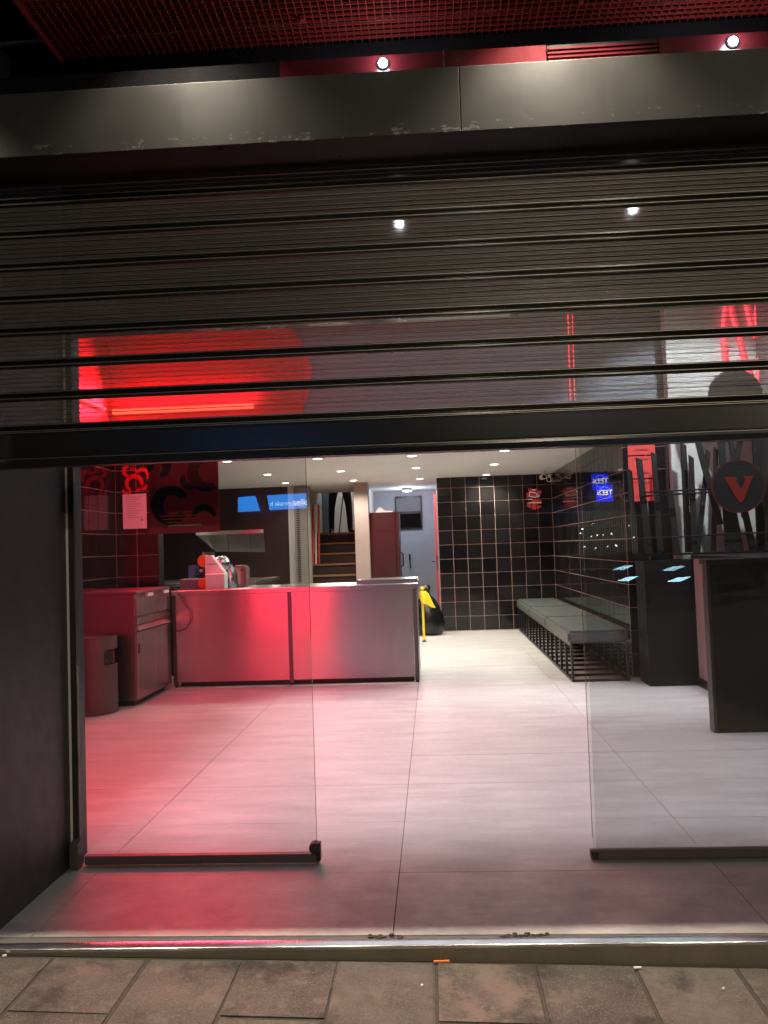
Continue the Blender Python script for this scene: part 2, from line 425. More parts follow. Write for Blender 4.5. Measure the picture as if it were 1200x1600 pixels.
wall('wall_white_niche', MB().box(2.167, 3.05, 7.36, 7.48, 0, 3.45), M_WALL)
wall('wall_right_front', MB().box(2.96, 3.08, 3.2, 7.36, 0, 3.45), M_GREYW)
wall('wall_kitchen_back', MB().box(-4.4, -2.20, 12.3, 12.42, 0, 2.4), M_MAROON)
wall('wall_kitchen_left', MB().box(-4.52, -4.4, 7.84, 15.7, 0, 2.5), M_MAROON)
wall('wall_kitchen_front', MB().box(-4.4, XL-.141, 7.72, 7.84, 0, 2.4), M_MAROON)
wall('wall_stair_left', MB().box(-2.20, -1.98, 12.3, 15.6, 0, 4.2), M_WALL)
wall('wall_corridor_end', MB().box(-1.2, 3.2, 14.5, 14.62, 0, 2.6), paint('pale_blue_grey_paint', (.50,.52,.58), .7, .08))
wall('wall_corridor_right', MB().box(.20, .32, YR+.121, 14.5, 0, 2.6), M_WALL)
wall('wall_stair_right', MB().box(-1.16, -1.02, 12.62, 15.6, 0, 4.2), M_WALL)
wall('wall_stair_end', MB().box(-2.2, -1.0, 15.6, 15.72, 0, 4.2), M_WALL)
struct('ceiling_stair', MB().box(-2.3, -1.0, 14.0, 15.7, 4.2, 4.3), M_WHITE)
m = MB().box(-4.5, 3.2, 7.72, 12.3, ZC, ZC+.18).box(-4.5, -2.0, 12.3, 14.02, ZC, ZC+.18).box(-2.0, -1.02, 12.3, 14.02, ZC, ZC+.18).box(-1.02, 3.2, 12.3, 14.6, ZC, ZC+.18)
struct('ceiling', MB().prism([(-4.5,7.74),(3.2,7.74),(3.2,14.6),(-1.02,14.6),(-1.02,14.02),(-4.5,14.02)], ZC, ZC+.18, 'z'), M_WHITE)
struct('ceiling_front', MB().box(-3.3, 3.2, 3.3, 7.9, 3.45, 3.6), M_BULK)
bw = thing('bulkhead', 'dark grey bulkhead wall above the counter behind the shutter', 'bulkhead', (0,7.74,ZC))
obj('bulkhead_face', MB().box(XL-.1, 2.9, 7.60, 7.739, ZC-.0, 3.449), M_BULK, bw)
# red field with a curved edge
pts = [(XL+.004, ZC+.01), (-1.24, ZC+.01), (-1.20, 2.55), (-1.13, 2.75), (-1.09, 2.95), (-1.13, 3.15), (-1.22, 3.32), (-1.36, 3.445), (XL+.004, 3.445)]
obj('red_field', MB().prism(pts, 7.592, 7.5985, 'y'), M_REDP, bw)
tag(obj('red_wall_field', MB().box(XL, XL+.006, 5.6, 7.59, 2.30, 3.445), M_REDP), 'red upper part of the left wall above the black tiles', 'wall panel')

# facade walls round the door
js = struct('wall_recess_left', MB().box(-3.2, -1.51, 2.63, 3.40, -.003, 3.45), M_CHAR)
struct('wall_recess_right', MB().box(2.85, 3.3, 2.66, 3.2, -.003, 3.45), M_CHAR)
hd = thing('door_header', 'gloss black header panel above the glass doors behind the shutter', 'header', (0,3.3,2.2))
obj('header_panel', MB().box(-1.509, 2.849, 3.255, 3.40, 2.207, 3.449), M_BLACKG, hd)
obj('door_track', MB().box(-1.509, 2.849, 3.20, 3.254, 2.18, 2.25), M_BLACK, hd)
tag(obj('corner_trim', MB().box(-1.5095, -1.5005, 3.245, 3.252, 0, 2.2), M_PAPER), 'thin pale metal trim running up the left door jamb', 'trim')
tag(obj('door_frame_post', MB().box(-1.5000, -1.475, 3.247, 3.29, 0, 2.18), M_CHAR), 'dark frame post at the left edge of the left glass pane', 'frame post')
tag(obj('floor_guide', MB().prism([(3.205,0),(3.246,0),(3.246,.115),(3.205,.098)], -1.4995, -1.462, 'x'), M_RAIL, bevel=.003), 'small grey block at the foot of the left door jamb', 'floor guide')
# roof slab over the pavement strip, dark wall beside the lattice
struct('canopy_roof', MB().box(-3.2, 3.2, 1.3, 3.45, 3.46, 3.6), M_BLACK)
struct('wall_above_canopy', MB().box(-60, -3.2, 2.6, 2.9, -.3, 12), M_STONE)
struct('wall_street_right', MB().box(3.3, 60, 2.6, 2.9, -.3, 12), M_STONE)
struct('wall_upper_front', MB().box(-3.2, 3.3, 2.62, 2.9, 3.61, 12), M_STONE)

# ================================================================== SHOP FRONT: shutter, fascia, canopy
SY, BP, ZB0 = 2.75, .1158, 1.706
sh = thing('roller_shutter', 'half lowered black roller shutter of perforated slats across the shop front', 'shutter', (0,SY,1.567), tilt=True)
def sheet_profile():
    # corrugated sheet between two hinge bars: four shallow ridges
    pr = []; z0, z1 = .016, BP-.016
    for i in range(25):
        u = i/24; z = z0+(z1-z0)*u
        q = (u*5) % 1.0
        r = max(0, 1-abs(q-.5)/.16)*.0042 if i not in (0, 24) else 0
        pr.append((-r, z))
    return pr
zz = [.016]; ridge = []
npr = [(0, .016)]
for r in range(1, 5):
    zc = .016+(BP-.032)*r/5
    npr += [(0, zc-.0042), (-.0055, zc-.0010), (-.0055, zc+.0010), (0, zc+.0042)]
npr.append((0, BP-.016))
k = MB(); nn = len(npr)
k.add([(-2.9,p[0],p[1]) for p in npr]+[(2.9,p[0],p[1]) for p in npr], [(i,i+1,nn+i+1,nn+i) for i in range(nn-1)])
nface = len(k.f)
for r in range(1, 5):
    zc = .016+(BP-.032)*r/5; k.tube([(-2.9,-.0058,zc-.0004),(2.9,-.0058,zc-.0004)], .0010, 6, False)  # thin bead imitating the highlight along each ridge
slat_me = k.mesh('slat'); slat_me.materials.append(M_PERF); slat_me.materials.append(M_HILINE)
for p in slat_me.polygons: p.material_index = 1 if p.center.y < -.004 and p.area < .02 else 0; p.use_smooth = p.material_index == 1
k = MB()
hp = [(.006,-.017),(-.004,-.017),(-.010,-.0145),(-.0125,-.010),(-.010,-.006),(-.005,-.004),(-.005,.003),(-.010,.005),(-.0135,.0095),(-.0115,.014),(-.005,.0172),(.006,.0172)]
k.prism(hp, -2.9, 2.9, 'x')
bar_me = k.mesh('hinge_bar', smooth=False); bar_me.materials.append(M_SHUT)
bm_ = bmesh.new(); bm_.from_mesh(bar_me); bmesh.ops.bevel(bm_, geom=[e for e in bm_.edges if len(e.link_faces)==2 and abs(e.verts[0].co.x-e.verts[1].co.x)>1], offset=.0012, segments=2, affect='EDGES'); bm_.to_mesh(bar_me); bm_.free()
for p in bar_me.polygons: p.use_smooth = len(p.vertices) == 4
k = MB()
for yy_, zz_ in ((-.0134,.0120), (-.0126,-.0080)): k.tube([(-2.9,yy_,zz_),(2.9,yy_,zz_)], .0011, 6, False)  # beads standing in for long highlights on the hinge bars
edge_me = k.mesh('highlight_line', smooth=True); edge_me.materials.append(M_HILINE)
for i in range(8):
    zb = ZB0+i*BP-1.567
    o = obj('slat', slat_me, M_PERF, sh); o.location = (random.uniform(-.002,.002), 0, zb)
    o = obj('hinge_bar', bar_me, M_SHUT, sh); o.location = (0, random.uniform(-.001,.001), zb); o.rotation_euler.x = random.uniform(-.05,.05)
    e_ = obj('highlight_line', edge_me, M_HILINE, o)
rail = [(.02,1.568),(-.004,1.567),(-.016,1.571),(-.018,1.590),(-.017,1.601),(-.008,1.604),(-.006,1.6075),(-.0065,1.685),(-.010,1.6875),(-.0105,1.693),(-.006,1.6955),(.02,1.6955)]
obj('bottom_rail', MB().prism([(SY+a, z) for a, z in rail], -2.9, 2.9, 'x'), M_SHUT, sh, bevel=.0012, seg=2)
obj('highlight_line', MB().tube([(-2.9,SY-.0185,1.600),(2.9,SY-.0185,1.600)], .0012, 6, False).tube([(-2.9,SY-.0110,1.693),(2.9,SY-.0110,1.693)], .0012, 6, False), M_HILINE, sh, smooth=True)  # two more beads as highlights on the bottom rail
for s in (-1, 1):
    x = s*2.92
    obj('guide_rail', MB().box(x-.03, x+.03, SY-.035, SY+.035, 0, 2.7), M_SHUT, sh)
# fascia box hiding the shutter roll
fa = thing('shutter_fascia', 'long dark grey metal fascia box above the shutter with chipped lower edge', 'fascia', (0,2.52,2.564), tilt=True)
for a, b in ((-3.3,.1685), (.1705,3.3)):
    obj('fascia_panel', MB().box(a, b, 2.52, 2.526, 2.564, 2.776), M_FASCIA, fa, bevel=.0012)
obj('top_lip', MB().box(-3.3, 3.3, 2.5265, 2.60, 2.766, 2.772), M_FASCIA, fa)
obj('underside', MB().box(-3.3, 3.3, 2.527, 2.70, 2.5655, 2.575), M_BLACK, fa)
obj('shutter_box_back', MB().box(-3.3, 3.3, 2.685, 2.70, 2.576, 2.70), M_BLACK, fa)
obj('brush_seal', MB().box(-3.3, 3.3, 2.705, 2.735, 2.572, 2.70), M_BLACK, fa)
# strip of panels behind the fascia top
ps = thing('panel_strip', 'strip of glossy red and dark panels above the fascia behind the lamps', 'panel strip', (0,2.58,2.70), tilt=True)
xs = [at(u, 100, 2.58).x for u in (452, 708, 870, 1046)]
for a, b, mm in ((-3.3, xs[0], M_BLACKG), (xs[0], xs[1], M_REDPANEL), (xs[1], xs[2], M_REDPANEL), (xs[2], xs[3], None), (xs[3], 3.3, M_REDPANEL)):
    if mm is None:
        q = obj('louvre_panel', MB().box(a+.002, b-.002, 2.578, 2.588, 2.70, 2.862), M_BLACK, ps)
        for i in range(7): sub('louvre', MB().box(a+.003, b-.003, 2.571, 2.577, 2.760+i*.014, 2.766+i*.014), M_REDPANEL, q)
    else: obj('panel', MB().box(a+.0015, b-.0015, 2.574, 2.588, 2.70, 2.862), mm, ps, bevel=.001)
obj('joint_trim', MB().box(xs[1]-.003, xs[1]+.003, 2.568, 2.576, 2.70, 2.861), M_CHROME, ps)
# steel beam and red egg-crate lattice of the canopy
tag(obj('canopy_beam', MB().box(-3.2, 3.2, 2.87, 2.93, 2.93, 3.10), M_BLACK), 'black steel beam along the back edge of the canopy lattice', 'beam').rotation_euler.z = FT
la = thing('canopy_lattice', 'red metal grid ceiling of the canopy above the shop front', 'lattice', (0,2.4,3.1), tilt=True)
LP, LX0, LX1, LY0, LY1 = .0272, -1.27, 2.45, 1.9, 2.868
b1 = MB().box(-.0014, .0014, 0, LY1-LY0, 0, .011).mesh('lattice_bar'); b1.materials.append(M_REDL)
b2 = MB().box(LX0, LX1, -.0014, .0014, .0006, .0104).mesh('lattice_cross_bar'); b2.materials.append(M_REDL)
for i in range(int((LX1-LX0)/LP)+1):
    o = obj('lattice_bar', b1, M_REDL, la); o.location = (LX0+i*LP, LY0-2.4, random.uniform(-.0008,.0008))
for i in range(int((LY1-LY0)/LP)+1):
    o = obj('lattice_cross_bar', b2, M_REDL, la); o.location = (0, LY0+i*LP-2.4, 0)
obj('edge_angle', MB().box(LX0-.012, LX0-.002, LY0, LY1, 3.085, 3.125), M_REDL, la)
obj('hanger', MB().box(-.36,-.345,2.70,2.72,3.086,3.1), M_REDL, la); obj('hanger', MB().box(.6,.615,2.70,2.72,3.086,3.1), M_REDL, la)
tag(obj('light_conduit', MB().tube([(-3.1,2.80,3.135),(3.1,2.80,3.135)], .012), M_CHROME), 'thin pale conduit running above the red lattice', 'conduit').rotation_euler.z = FT
struct('canopy_void', MB().box(-3.2, 3.2, 1.5, 2.95, 3.30, 3.32), M_BLACK)
struct('wall_left_of_canopy', MB().box(-3.2, -1.30, 2.95, 3.05, 2.77, 3.45), M_BLACK)
# folded grey awning canvas at far left, post beside it
aw = MB()
prof = [(2.80+.05*math.cos(t*.55)*(1 if t % 2 else .6), 2.74+.028*t) for t in range(9)]
pf = [(y, z) for y, z in prof]+[(2.93, z) for y, z in reversed(prof)]
aw.prism(pf, -2.2, -1.345, 'x')
tag(obj('folded_awning', aw, paint('grey_canvas', (.45,.47,.52), .85, .3, 0, 9, .3), smooth=True), 'bundle of grey folded canvas left of the red lattice above the fascia', 'awning')
tag(obj('awning_post', MB().box(-1.335, -1.322, 2.75, 2.77, 2.70, 2.90), M_WALL), 'short thin pale post above the left end of the fascia', 'post')

# lamps on the fascia: two in view
for i, (x, lab) in enumerate(((-.104+.03, 'bright white LED spotlight above the middle of the fascia'), (1.02+.03, 'bright white LED spotlight above the right end of the fascia'))):
    t = thing('spotlight', lab, 'spotlight', (x,2.56,2.78), 'spotlights above the fascia', tilt=True)
    obj('collar', MB().lathe([(.019,-.006),(.022,-.004),(.022,.018),(.019,.020)], (x,2.574,2.832), 20, 'y'), M_BLACK, t, smooth=True)
    obj('bulb', MB().ball((x,2.581,2.832), .0175, 16, (1,1.5,1)), M_LED, t, smooth=True)
    for dy in (-.05, .05): lamp('spotlight_beam', 'POINT', (x,2.581+dy,2.832), P_SPOT*(1 if dy < 0 else 2.2), (.90,.95,1), t, shadow_soft_size=.02)
# downlights in the canopy, above the frame, that wash the fascia and the pavement
for i, (x, lab) in enumerate(((-1.86,'canopy downlight washing the far left of the fascia'), (-.70,'canopy downlight washing the left of the fascia'),
                              (.48,'canopy downlight washing the fascia between the two spotlights'), (1.62,'canopy downlight washing the far right of the fascia'))):
    t = thing('canopy_downlight', lab, 'downlight', (x,2.4835,3.12), 'downlights in the canopy', tilt=True)
    obj('can', MB().lathe([(.030,.05),(.034,.045),(.034,0),(.030,-.004),(.027,0),(.026,.03)], (x,2.4835,3.12), 20), M_BLACK, t, smooth=True)
    obj('added_baffle', MB().box(x-.05, x+.05, 2.503, 2.506, 3.055, 3.12), M_BLACK, t)  # plate added out of view to keep the beam off the shop floor
    o = lamp('downlight_beam', 'SPOT', (x,2.4835,3.11), P_CANOPY, (1,.88,.70), t, spot_size=math.radians(104), spot_blend=.7, shadow_soft_size=.007)

# ================================================================== GLASS DOORS
def glass_door(name, lab, x0, x1, y, ztop, mat, knob, cap):
    t = thing(name, lab, 'glass door', (x0,y,0))
    obj('pane', MB().box(x0, x1, y-.005, y+.005, .030, ztop), mat, t)
    e_ = x1 if cap > 0 else x0
    obj('polished_edge', MB().box(min(e_, e_+cap*.0012), max(e_, e_+cap*.0012), y-.005, y+.005, .085, ztop), M_EDGE, t)
    obj('bottom_rail', MB().box(x0+(-.012 if cap<0 else .02), x1+(.012 if cap>0 else -.02), y-.016, y+.016, .006, .040), M_RAIL, t, bevel=.003)
    ex = x1 if cap > 0 else x0
    if knob:
        obj('end_stop', MB().lathe([(.005,-.022),(.021,-.020),(.023,-.012),(.023,.014),(.02,.02)], (ex-.008,y,.062), 16, 'y'), M_CHAR, t, smooth=True)
        obj('stop_foot', MB().box(ex-.004, ex+.016, y-.017, y+.017, .012, .082), M_BLACK, t, bevel=.003)
    else:
        obj('end_stop', MB().prism([(ex-.014,.034),(ex+.018,.034),(ex+.018,.008),(ex-.002,.008)], y-.018, y+.012, 'y'), M_BLACK, t, bevel=.002)
    return t
glass_door('glass_door', 'clear glass pane on the left of the open doorway', -1.4745, -.506, 3.26, 2.18, M_GLASS, True, 1)
glass_door('glass_door', 'clear glass pane on the right of the open doorway', .585, 2.83, 3.26, 2.18, M_GLASS, False, -1)
o = tag(obj('fixed_glass_pane', MB().box(0, 2.2, -.005, .005, 0, 2.17), M_GLASS2), 'second glass pane standing just behind the right glass door', 'glass pane')
o.location = (.606, 3.30, .006); o.rotation_euler = (.0082, 0, .0024)

# poster on the inside of the left pane (dark swirls on red, lines of small print)
def arc(cx, cz, r, a0, a1, w, n=14):
    o_ = [(cx+(r+w/2)*math.cos(a0+(a1-a0)*i/n), cz+(r+w/2)*math.sin(a0+(a1-a0)*i/n)) for i in range(n+1)]
    i_ = [(cx+(r-w/2)*math.cos(a0+(a1-a0)*i/n), cz+(r-w/2)*math.sin(a0+(a1-a0)*i/n)) for i in range(n, -1, -1)]
    return o_+i_
def ribbon(mb, cx, cz, r, a0, a1, w, y0, y1, n=14):     # quads, safe for concave shapes
    v = []; f = []
    for i in range(n+1):
        a = a0+(a1-a0)*i/n; ww = w*(.55+.45*math.sin(PI*i/n))
        for rr in (r-ww/2, r+ww/2):
            for y in (y0, y1): v.append((cx+rr*math.cos(a), y, cz+rr*math.sin(a)))
    for i in range(n):
        b = 4*i; c = b+4
        f += [(b,b+2,c+2,c), (b+1,c+1,c+3,b+3), (b,c,c+1,b+1), (b+2,b+3,c+3,c+2)]
    f += [(0,1,3,2), (4*n,4*n+2,4*n+3,4*n+1)]
    return mb.add(v, f)
px0, pz0, px1, pz1 = -1.165, 1.338, -.872, 1.75
t = thing('swirl_poster', 'dark red poster with black swirls hung inside the left glass pane', 'poster', (px0,3.272,pz0))
obj('sheet', MB().box(px0, px1, 3.270, 3.272, pz0, pz1), M_POSTRED, t)
for cx, cz, r, a0, a1, w in ((-1.07,1.455,.062,.5,5.6,.052), (-.915,1.585,.062,1.5,5.2,.05), (-1.122,1.615,.036,-1.4,3.6,.04), (-.935,1.395,.045,.2,3.0,.03), (-1.03,1.69,.055,.4,4.4,.045), (-.99,1.56,.03,2.6,6.3,.03)):
    obj('swirl', ribbon(MB(), cx, cz, r, a0, a1, w, 3.2682, 3.2697), M_POSTDARK, t)
for i in range(4): obj('print_line', MB().box(-1.12+.012*i, -.93-.018*(i % 2), 3.2668, 3.2681, 1.408-i*.0135, 1.4125-i*.0135), M_PAPER if i == 3 else M_RNOT, t)

# ================================================================== COUNTER
ct = thing('service_counter', 'brushed steel service counter with red reflections at the back of the room', 'counter', (-1.33,7.5,0))
CX0, CX1, CY0, CY1 = -2.47, -.165, 7.5, 8.25
pw = [(CX0+.035, -1.375), (-1.335, CX1-.04)]
for a, b in pw: obj('front_panel', MB().box(a, b, CY0+.006, CY0+.03, .05, .862), M_STEEL, ct, uv=True)
for a, b in ((CX0, CX0+.033), (-1.373, -1.337), (CX1-.038, CX1)):
    obj('post', MB().box(a, b, CY0, CY0+.05, .022, .862), M_POST, ct, uv=True, bevel=.002)
    obj('foot', MB().lathe([(.012,0),(.016,.004),(.012,.021)], ((a+b)/2, CY0+.03, 0), 10), M_BLACK, ct)
obj('side_panel', MB().box(CX1-.03, CX1-.002, CY0+.051, CY1, .05, .862), M_STEEL2, ct, uv=True)
obj('side_panel', MB().box(CX0+.002, CX0+.03, CY0+.051, CY1, .05, .862), M_STEEL2, ct, uv=True)
obj('plinth', MB().box(CX0+.04, CX1-.05, CY0+.09, CY1-.02, 0, .05), M_BLACK, ct)
obj('worktop', MB().box(CX0-.004, CX1+.012, CY0-.018, CY1, .864, .908), M_STEEL, ct, uv=True, bevel=.003)
obj('raised_tray', MB().box(-.74, CX1+.004, CY0+.22, CY1-.05, .909, .945), M_STEEL, ct, uv=True, bevel=.003)
obj('corner_bracket', MB().prism([(CX1-.01,.946),(CX1+.0,.946),(CX1+.018,1.0),(CX1+.012,1.0)], CY0+.3, CY0+.31, 'y'), M_STEEL2, ct, uv=True)
# waste cabinet with two flaps
wc = thing('waste_cabinet', 'steel waste cabinet with two flap doors at the left end of the counter', 'cabinet', (-2.8,7.05,0))
QX, QY0, QY1 = -2.48, 6.62, 7.47
obj('carcass', MB().box(-3.05, QX-.02, QY0, QY1, .05, .93), M_STEEL2, wc, uv=True, bevel=.002)
obj('plinth', MB().box(-3.0, QX-.06, QY0+.05, QY1-.03, 0, .05), M_BLACK, wc)
obj('cabinet_top', MB().box(-3.06, QX+.004, QY0-.006, QY1+.004, .931, .955), M_STEEL2, wc, uv=True, bevel=.002)
for i in range(2):
    a = QY0+.004+i*.425; b = a+.417
    d = obj('door', MB().box(QX-.019, QX, a, b, .055, .615), M_STEEL, wc, uv=True, bevel=.0025)
    sub('door_pull', MB().box(QX+.0005, QX+.006, (a+.02) if i == 0 else (b-.05), (a+.035) if i == 0 else (b-.035), .44, .52), M_BLACK, d)
    f_ = obj('flap', MB().prism([(QX-.019,.625),(QX+.018,.625),(QX+.019,.631),(QX-.002,.668),(QX-.019,.668)], a+.01, b-.01, 'y'), M_STEEL, wc, uv=True, bevel=.002)
    obj('flap_surround', MB().box(QX-.019, QX-.001, a, b, .675, .735), M_STEEL2, wc, uv=True, bevel=.002)
    obj('upper_panel', MB().box(QX-.019, QX, a, b, .742, .893), M_STEEL, wc, uv=True, bevel=.002)
    obj('label_plate', MB().box(QX-.019, QX+.0045, a+.25, b-.03, .9, .926), M_PAPER, wc)
# round bin with side slot
bn = thing('round_bin', 'dark round waste bin with a square side opening beside the left doorway', 'bin', (-2.755,6.42,0))
bc, br, bh = (-2.755,6.42), .168, .605
nseg, rows = 48, [0, .01, .05, .392, .512, .59, .600, bh]
m = MB(); v = []
for z in rows:
    rr = br if 0 < z < .6 else br-.004
    for i in range(nseg): a = 2*PI*i/nseg; v.append((bc[0]+rr*math.cos(a), bc[1]+rr*math.sin(a), z))
f = [tuple(range(nseg-1,-1,-1))]
for r in range(len(rows)-1):
    for i in range(nseg):
        ang = (i+.5)/nseg*360
        if r == 3 and (ang > 318 or ang < 40): continue      # the opening looks to the right
        f.append((r*nseg+i, r*nseg+(i+1) % nseg, (r+1)*nseg+(i+1) % nseg, (r+1)*nseg+i))
obj('shell', m.add(v, f), M_PLASTIC, bn, smooth=True)
obj('liner', MB().lathe([(br-.02,.02),(br-.02,.585)], (bc[0],bc[1],0), 40), M_BAG, bn, smooth=True)
obj('rim', MB().lathe([(br-.002,.604),(br+.003,.607),(br+.002,.614),(br-.012,.614),(br-.016,.59)], (bc[0],bc[1],0), 48), M_PLASTIC, bn, smooth=True)

# ================================================================== BENCH
be = thing('bench', 'long grey upholstered bench on black bar frame along the right tiled wall', 'bench', (1.45,9.5,0))
BX0, BX1, BY0, BY1 = 1.19, 1.70, 7.3, 11.68
def cushion(a, b):
    k = MB(); n = 10
    k.box(BX0-.02, BX1+.005, a+.003, b-.003, .338, .452); return k
cut = [BY0-.01, 8.75, 10.2, BY1]
for i in range(3): obj('cushion', cushion(cut[i], cut[i+1]), M_VINYL, be, smooth=True, bevel=.022, seg=4)
for i in range(3):
    obj('seam_piping', MB().tube([(BX0-.021,cut[i]+.012,.349),(BX0-.021,cut[i+1]-.012,.349)], .004, 6), M_VINYL, be)
bar = .012
for x in (BX0+bar, BX1-bar):
    obj('rail', MB().box(x-bar, x+bar, BY0+.0, BY1, .0, .022), M_BLACK, be)
    obj('rail', MB().box(x-bar, x+bar, BY0+.0, BY1, .316, .337), M_BLACK, be)
ns = 15
for i in range(ns):
    y = BY0+bar+(BY1-BY0-2*bar)*i/(ns-1)
    for x in (BX0+bar, BX1-bar): obj('upright', MB().box(x-bar+.001, x+bar-.001, y-bar, y+bar, .0225, .3155), M_BLACK, be)
    obj('cross_bar', MB().box(BX0+2*bar+.001, BX1-2*bar-.001, y-bar, y+bar, .001, .021), M_BLACK, be)

# ================================================================== RIGHT HAND CONSOLE, STAKES, SIGNS
cn = thing('side_console', 'black bar-height console counter standing behind the right glass pane', 'console', (2.35,6.3,0))
obj('end_panel', MB().box(1.765, 2.955, 5.30, 5.38, 0, 1.07), M_BLACKM, cn, bevel=.002)
obj('edge_trim', MB().box(1.745, 1.7645, 5.297, 5.383, 0, 1.07), M_CHAR, cn, bevel=.002)
obj('top', MB().box(1.74, 2.955, 5.28, 5.42, 1.0705, 1.105), M_BLACK, cn, bevel=.003)
obj('worktop', MB().box(2.18, 2.955, 5.4205, 7.0, 1.0705, 1.10), M_BLACK, cn, bevel=.003)
k = obj('front_board', MB().box(2.20, 2.225, 5.381, 6.99, .07, 1.07), paint('pale_console_board', (.42,.37,.35), .6, .2, 0, 4, .05), cn)
obj('skirting', MB().box(2.185, 2.21, 5.382, 6.99, 0, .0695), M_BLACK, cn)
cb = thing('black_cabinet', 'black waist-high cabinet between the bench and the console', 'cabinet', (1.98,7.15,0))
obj('body', MB().box(1.792, 2.30, 7.0, 7.31, 0, 1.06), M_BLACKM, cb, bevel=.002)
obj('cabinet_top', MB().box(1.785, 2.95, 6.995+.01, 7.312, 1.101, 1.118), M_BLACKG, cb, bevel=.002)
# stakes
sk = thing('stake_screen', 'screen of slanted black wooden stakes standing on the dark cabinet at right', 'screen', (2.3,7.05,1.1))
def zp(x, y, d=7.05): return at(980+x/5.4545, 680+y/5.4545, d)
stk = [(100,205,185,975,56),(225,160,285,975,46),(20,300,70,975,46),(478,78,520,975,52),(545,188,570,975,46),(598,40,790,760,52),(690,140,600,975,40),(755,122,735,975,38),
       (800,40,868,975,58),(880,40,1000,700,44),(965,40,880,480,40),(1100,40,1150,975,74),(875,600,940,975,100),(990,600,1075,975,56),(365,470,420,975,56),(330,60,345,520,20),(1185,40,1205,975,50),(1260,40,1230,975,60),(1330,40,1350,975,60)]
for i, (x0, y0, x1, y1, w_) in enumerate(stk):
    d = 7.04+.035*(i % 4)
    a, b = zp(x0, y0, d), zp(x1, y1, d); hw = w_/5.4545/FPX*d/2
    if y0 < 45: a = a+(a-b)*.35
    if b.z < 1.119 or y1 > 960: b.z = 1.12
    ln = (a-b).length
    me = MB()
    pr = [(-hw,-.012),(hw,-.012),(hw,.012),(-hw,.012)]
    me.add([(p[0],p[1],0) for p in pr]+[(p[0]*.86,p[1],ln+(.02 if p[0] < 0 else -.01)) for p in pr], [(3,2,1,0),(4,5,6,7),(0,1,5,4),(1,2,6,5),(2,3,7,6),(3,0,4,7)])
    o = obj('stake', me.mesh('stake', bevel=.002), M_WOODB, sk)
    q = Vector((0,0,1)).rotation_difference((a-b).normalized()); o.rotation_mode = 'QUATERNION'; o.rotation_quaternion = q
    o.location = b-Vector((2.3,7.05,1.1))
for z, y in ((1.655,7.0),(1.625,6.995),(1.262,7.0)): obj('rod', MB().tube([(1.80,y,z-.01),(2.93,y,z+.008)], .007, 6), M_BLACK, sk)
# round sign with V
vs_c = at(1155, 760, 6.93); vr = .222
t = thing('round_v_sign', 'round black sign with a red ring and red letter V on the stakes', 'sign', (vs_c.x, 6.95, vs_c.z-vr))
obj('disc', MB().lathe([(vr-.012,.012),(vr-.004,.01),(vr-.004,-.010),(vr-.012,-.012)], (vs_c.x,6.95,vs_c.z), 56, 'y'), M_DISC, t)
m = MB(); n = 56; v = []; f = []
for i in range(n):
    a = 2*PI*i/n
    for r_, y in ((vr-.010,6.937),(vr,6.937),(vr,6.962),(vr-.010,6.962)): v.append((vs_c.x+r_*math.cos(a), y, vs_c.z+r_*math.sin(a)))
for i in range(n):
    for k_ in range(4): f.append((i*4+k_, i*4+(k_+1) % 4, ((i+1) % n)*4+(k_+1) % 4, ((i+1) % n)*4+k_))
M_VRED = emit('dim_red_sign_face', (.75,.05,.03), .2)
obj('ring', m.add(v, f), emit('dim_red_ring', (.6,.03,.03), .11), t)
def V2(x, y): return (vs_c.x+(x-953)/5.4545/FPX*6.93, vs_c.z-(y-432)/5.4545/FPX*6.93)
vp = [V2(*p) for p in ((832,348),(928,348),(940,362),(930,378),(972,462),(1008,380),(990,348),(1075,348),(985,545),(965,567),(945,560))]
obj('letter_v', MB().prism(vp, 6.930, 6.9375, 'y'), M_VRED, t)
d2 = at(1150, 617, 6.93)
t = thing('round_dark_sign', 'plain dark round sign above the V sign behind the shutter', 'sign', (d2.x, 6.95, d2.z-vr))
obj('disc', MB().lathe([(vr-.012,.012),(vr,.01),(vr,-.010),(vr-.012,-.012)], (d2.x,6.95,d2.z), 48, 'y'), M_DISC, t)
# three red notices on the return wall
for i, (a, b, lab) in enumerate(((2.012,2.25,'topmost of three red notices on the tiled wall behind the stakes'), (1.80,2.0,'middle of three red notices on the tiled wall behind the stakes'), (1.59,1.788,'lowest of three red notices on the tiled wall behind the stakes'))):
    t = thing('red_notice', lab, 'notice', (1.9,7.42,a), 'red notices on the tiled return wall')
    obj('sheet', MB().box(1.80, 2.045, 7.4215, 7.4235, a, b), M_RNOT, t)
    for z, w_ in ((b-.025,.16),(b-.038,.11),(a+.05,.10),(a+.04,.13)): obj('print_line', MB().box(1.9225-w_/2, 1.9225+w_/2, 7.4195, 7.421, z-.002, z+.002), M_INK, t)
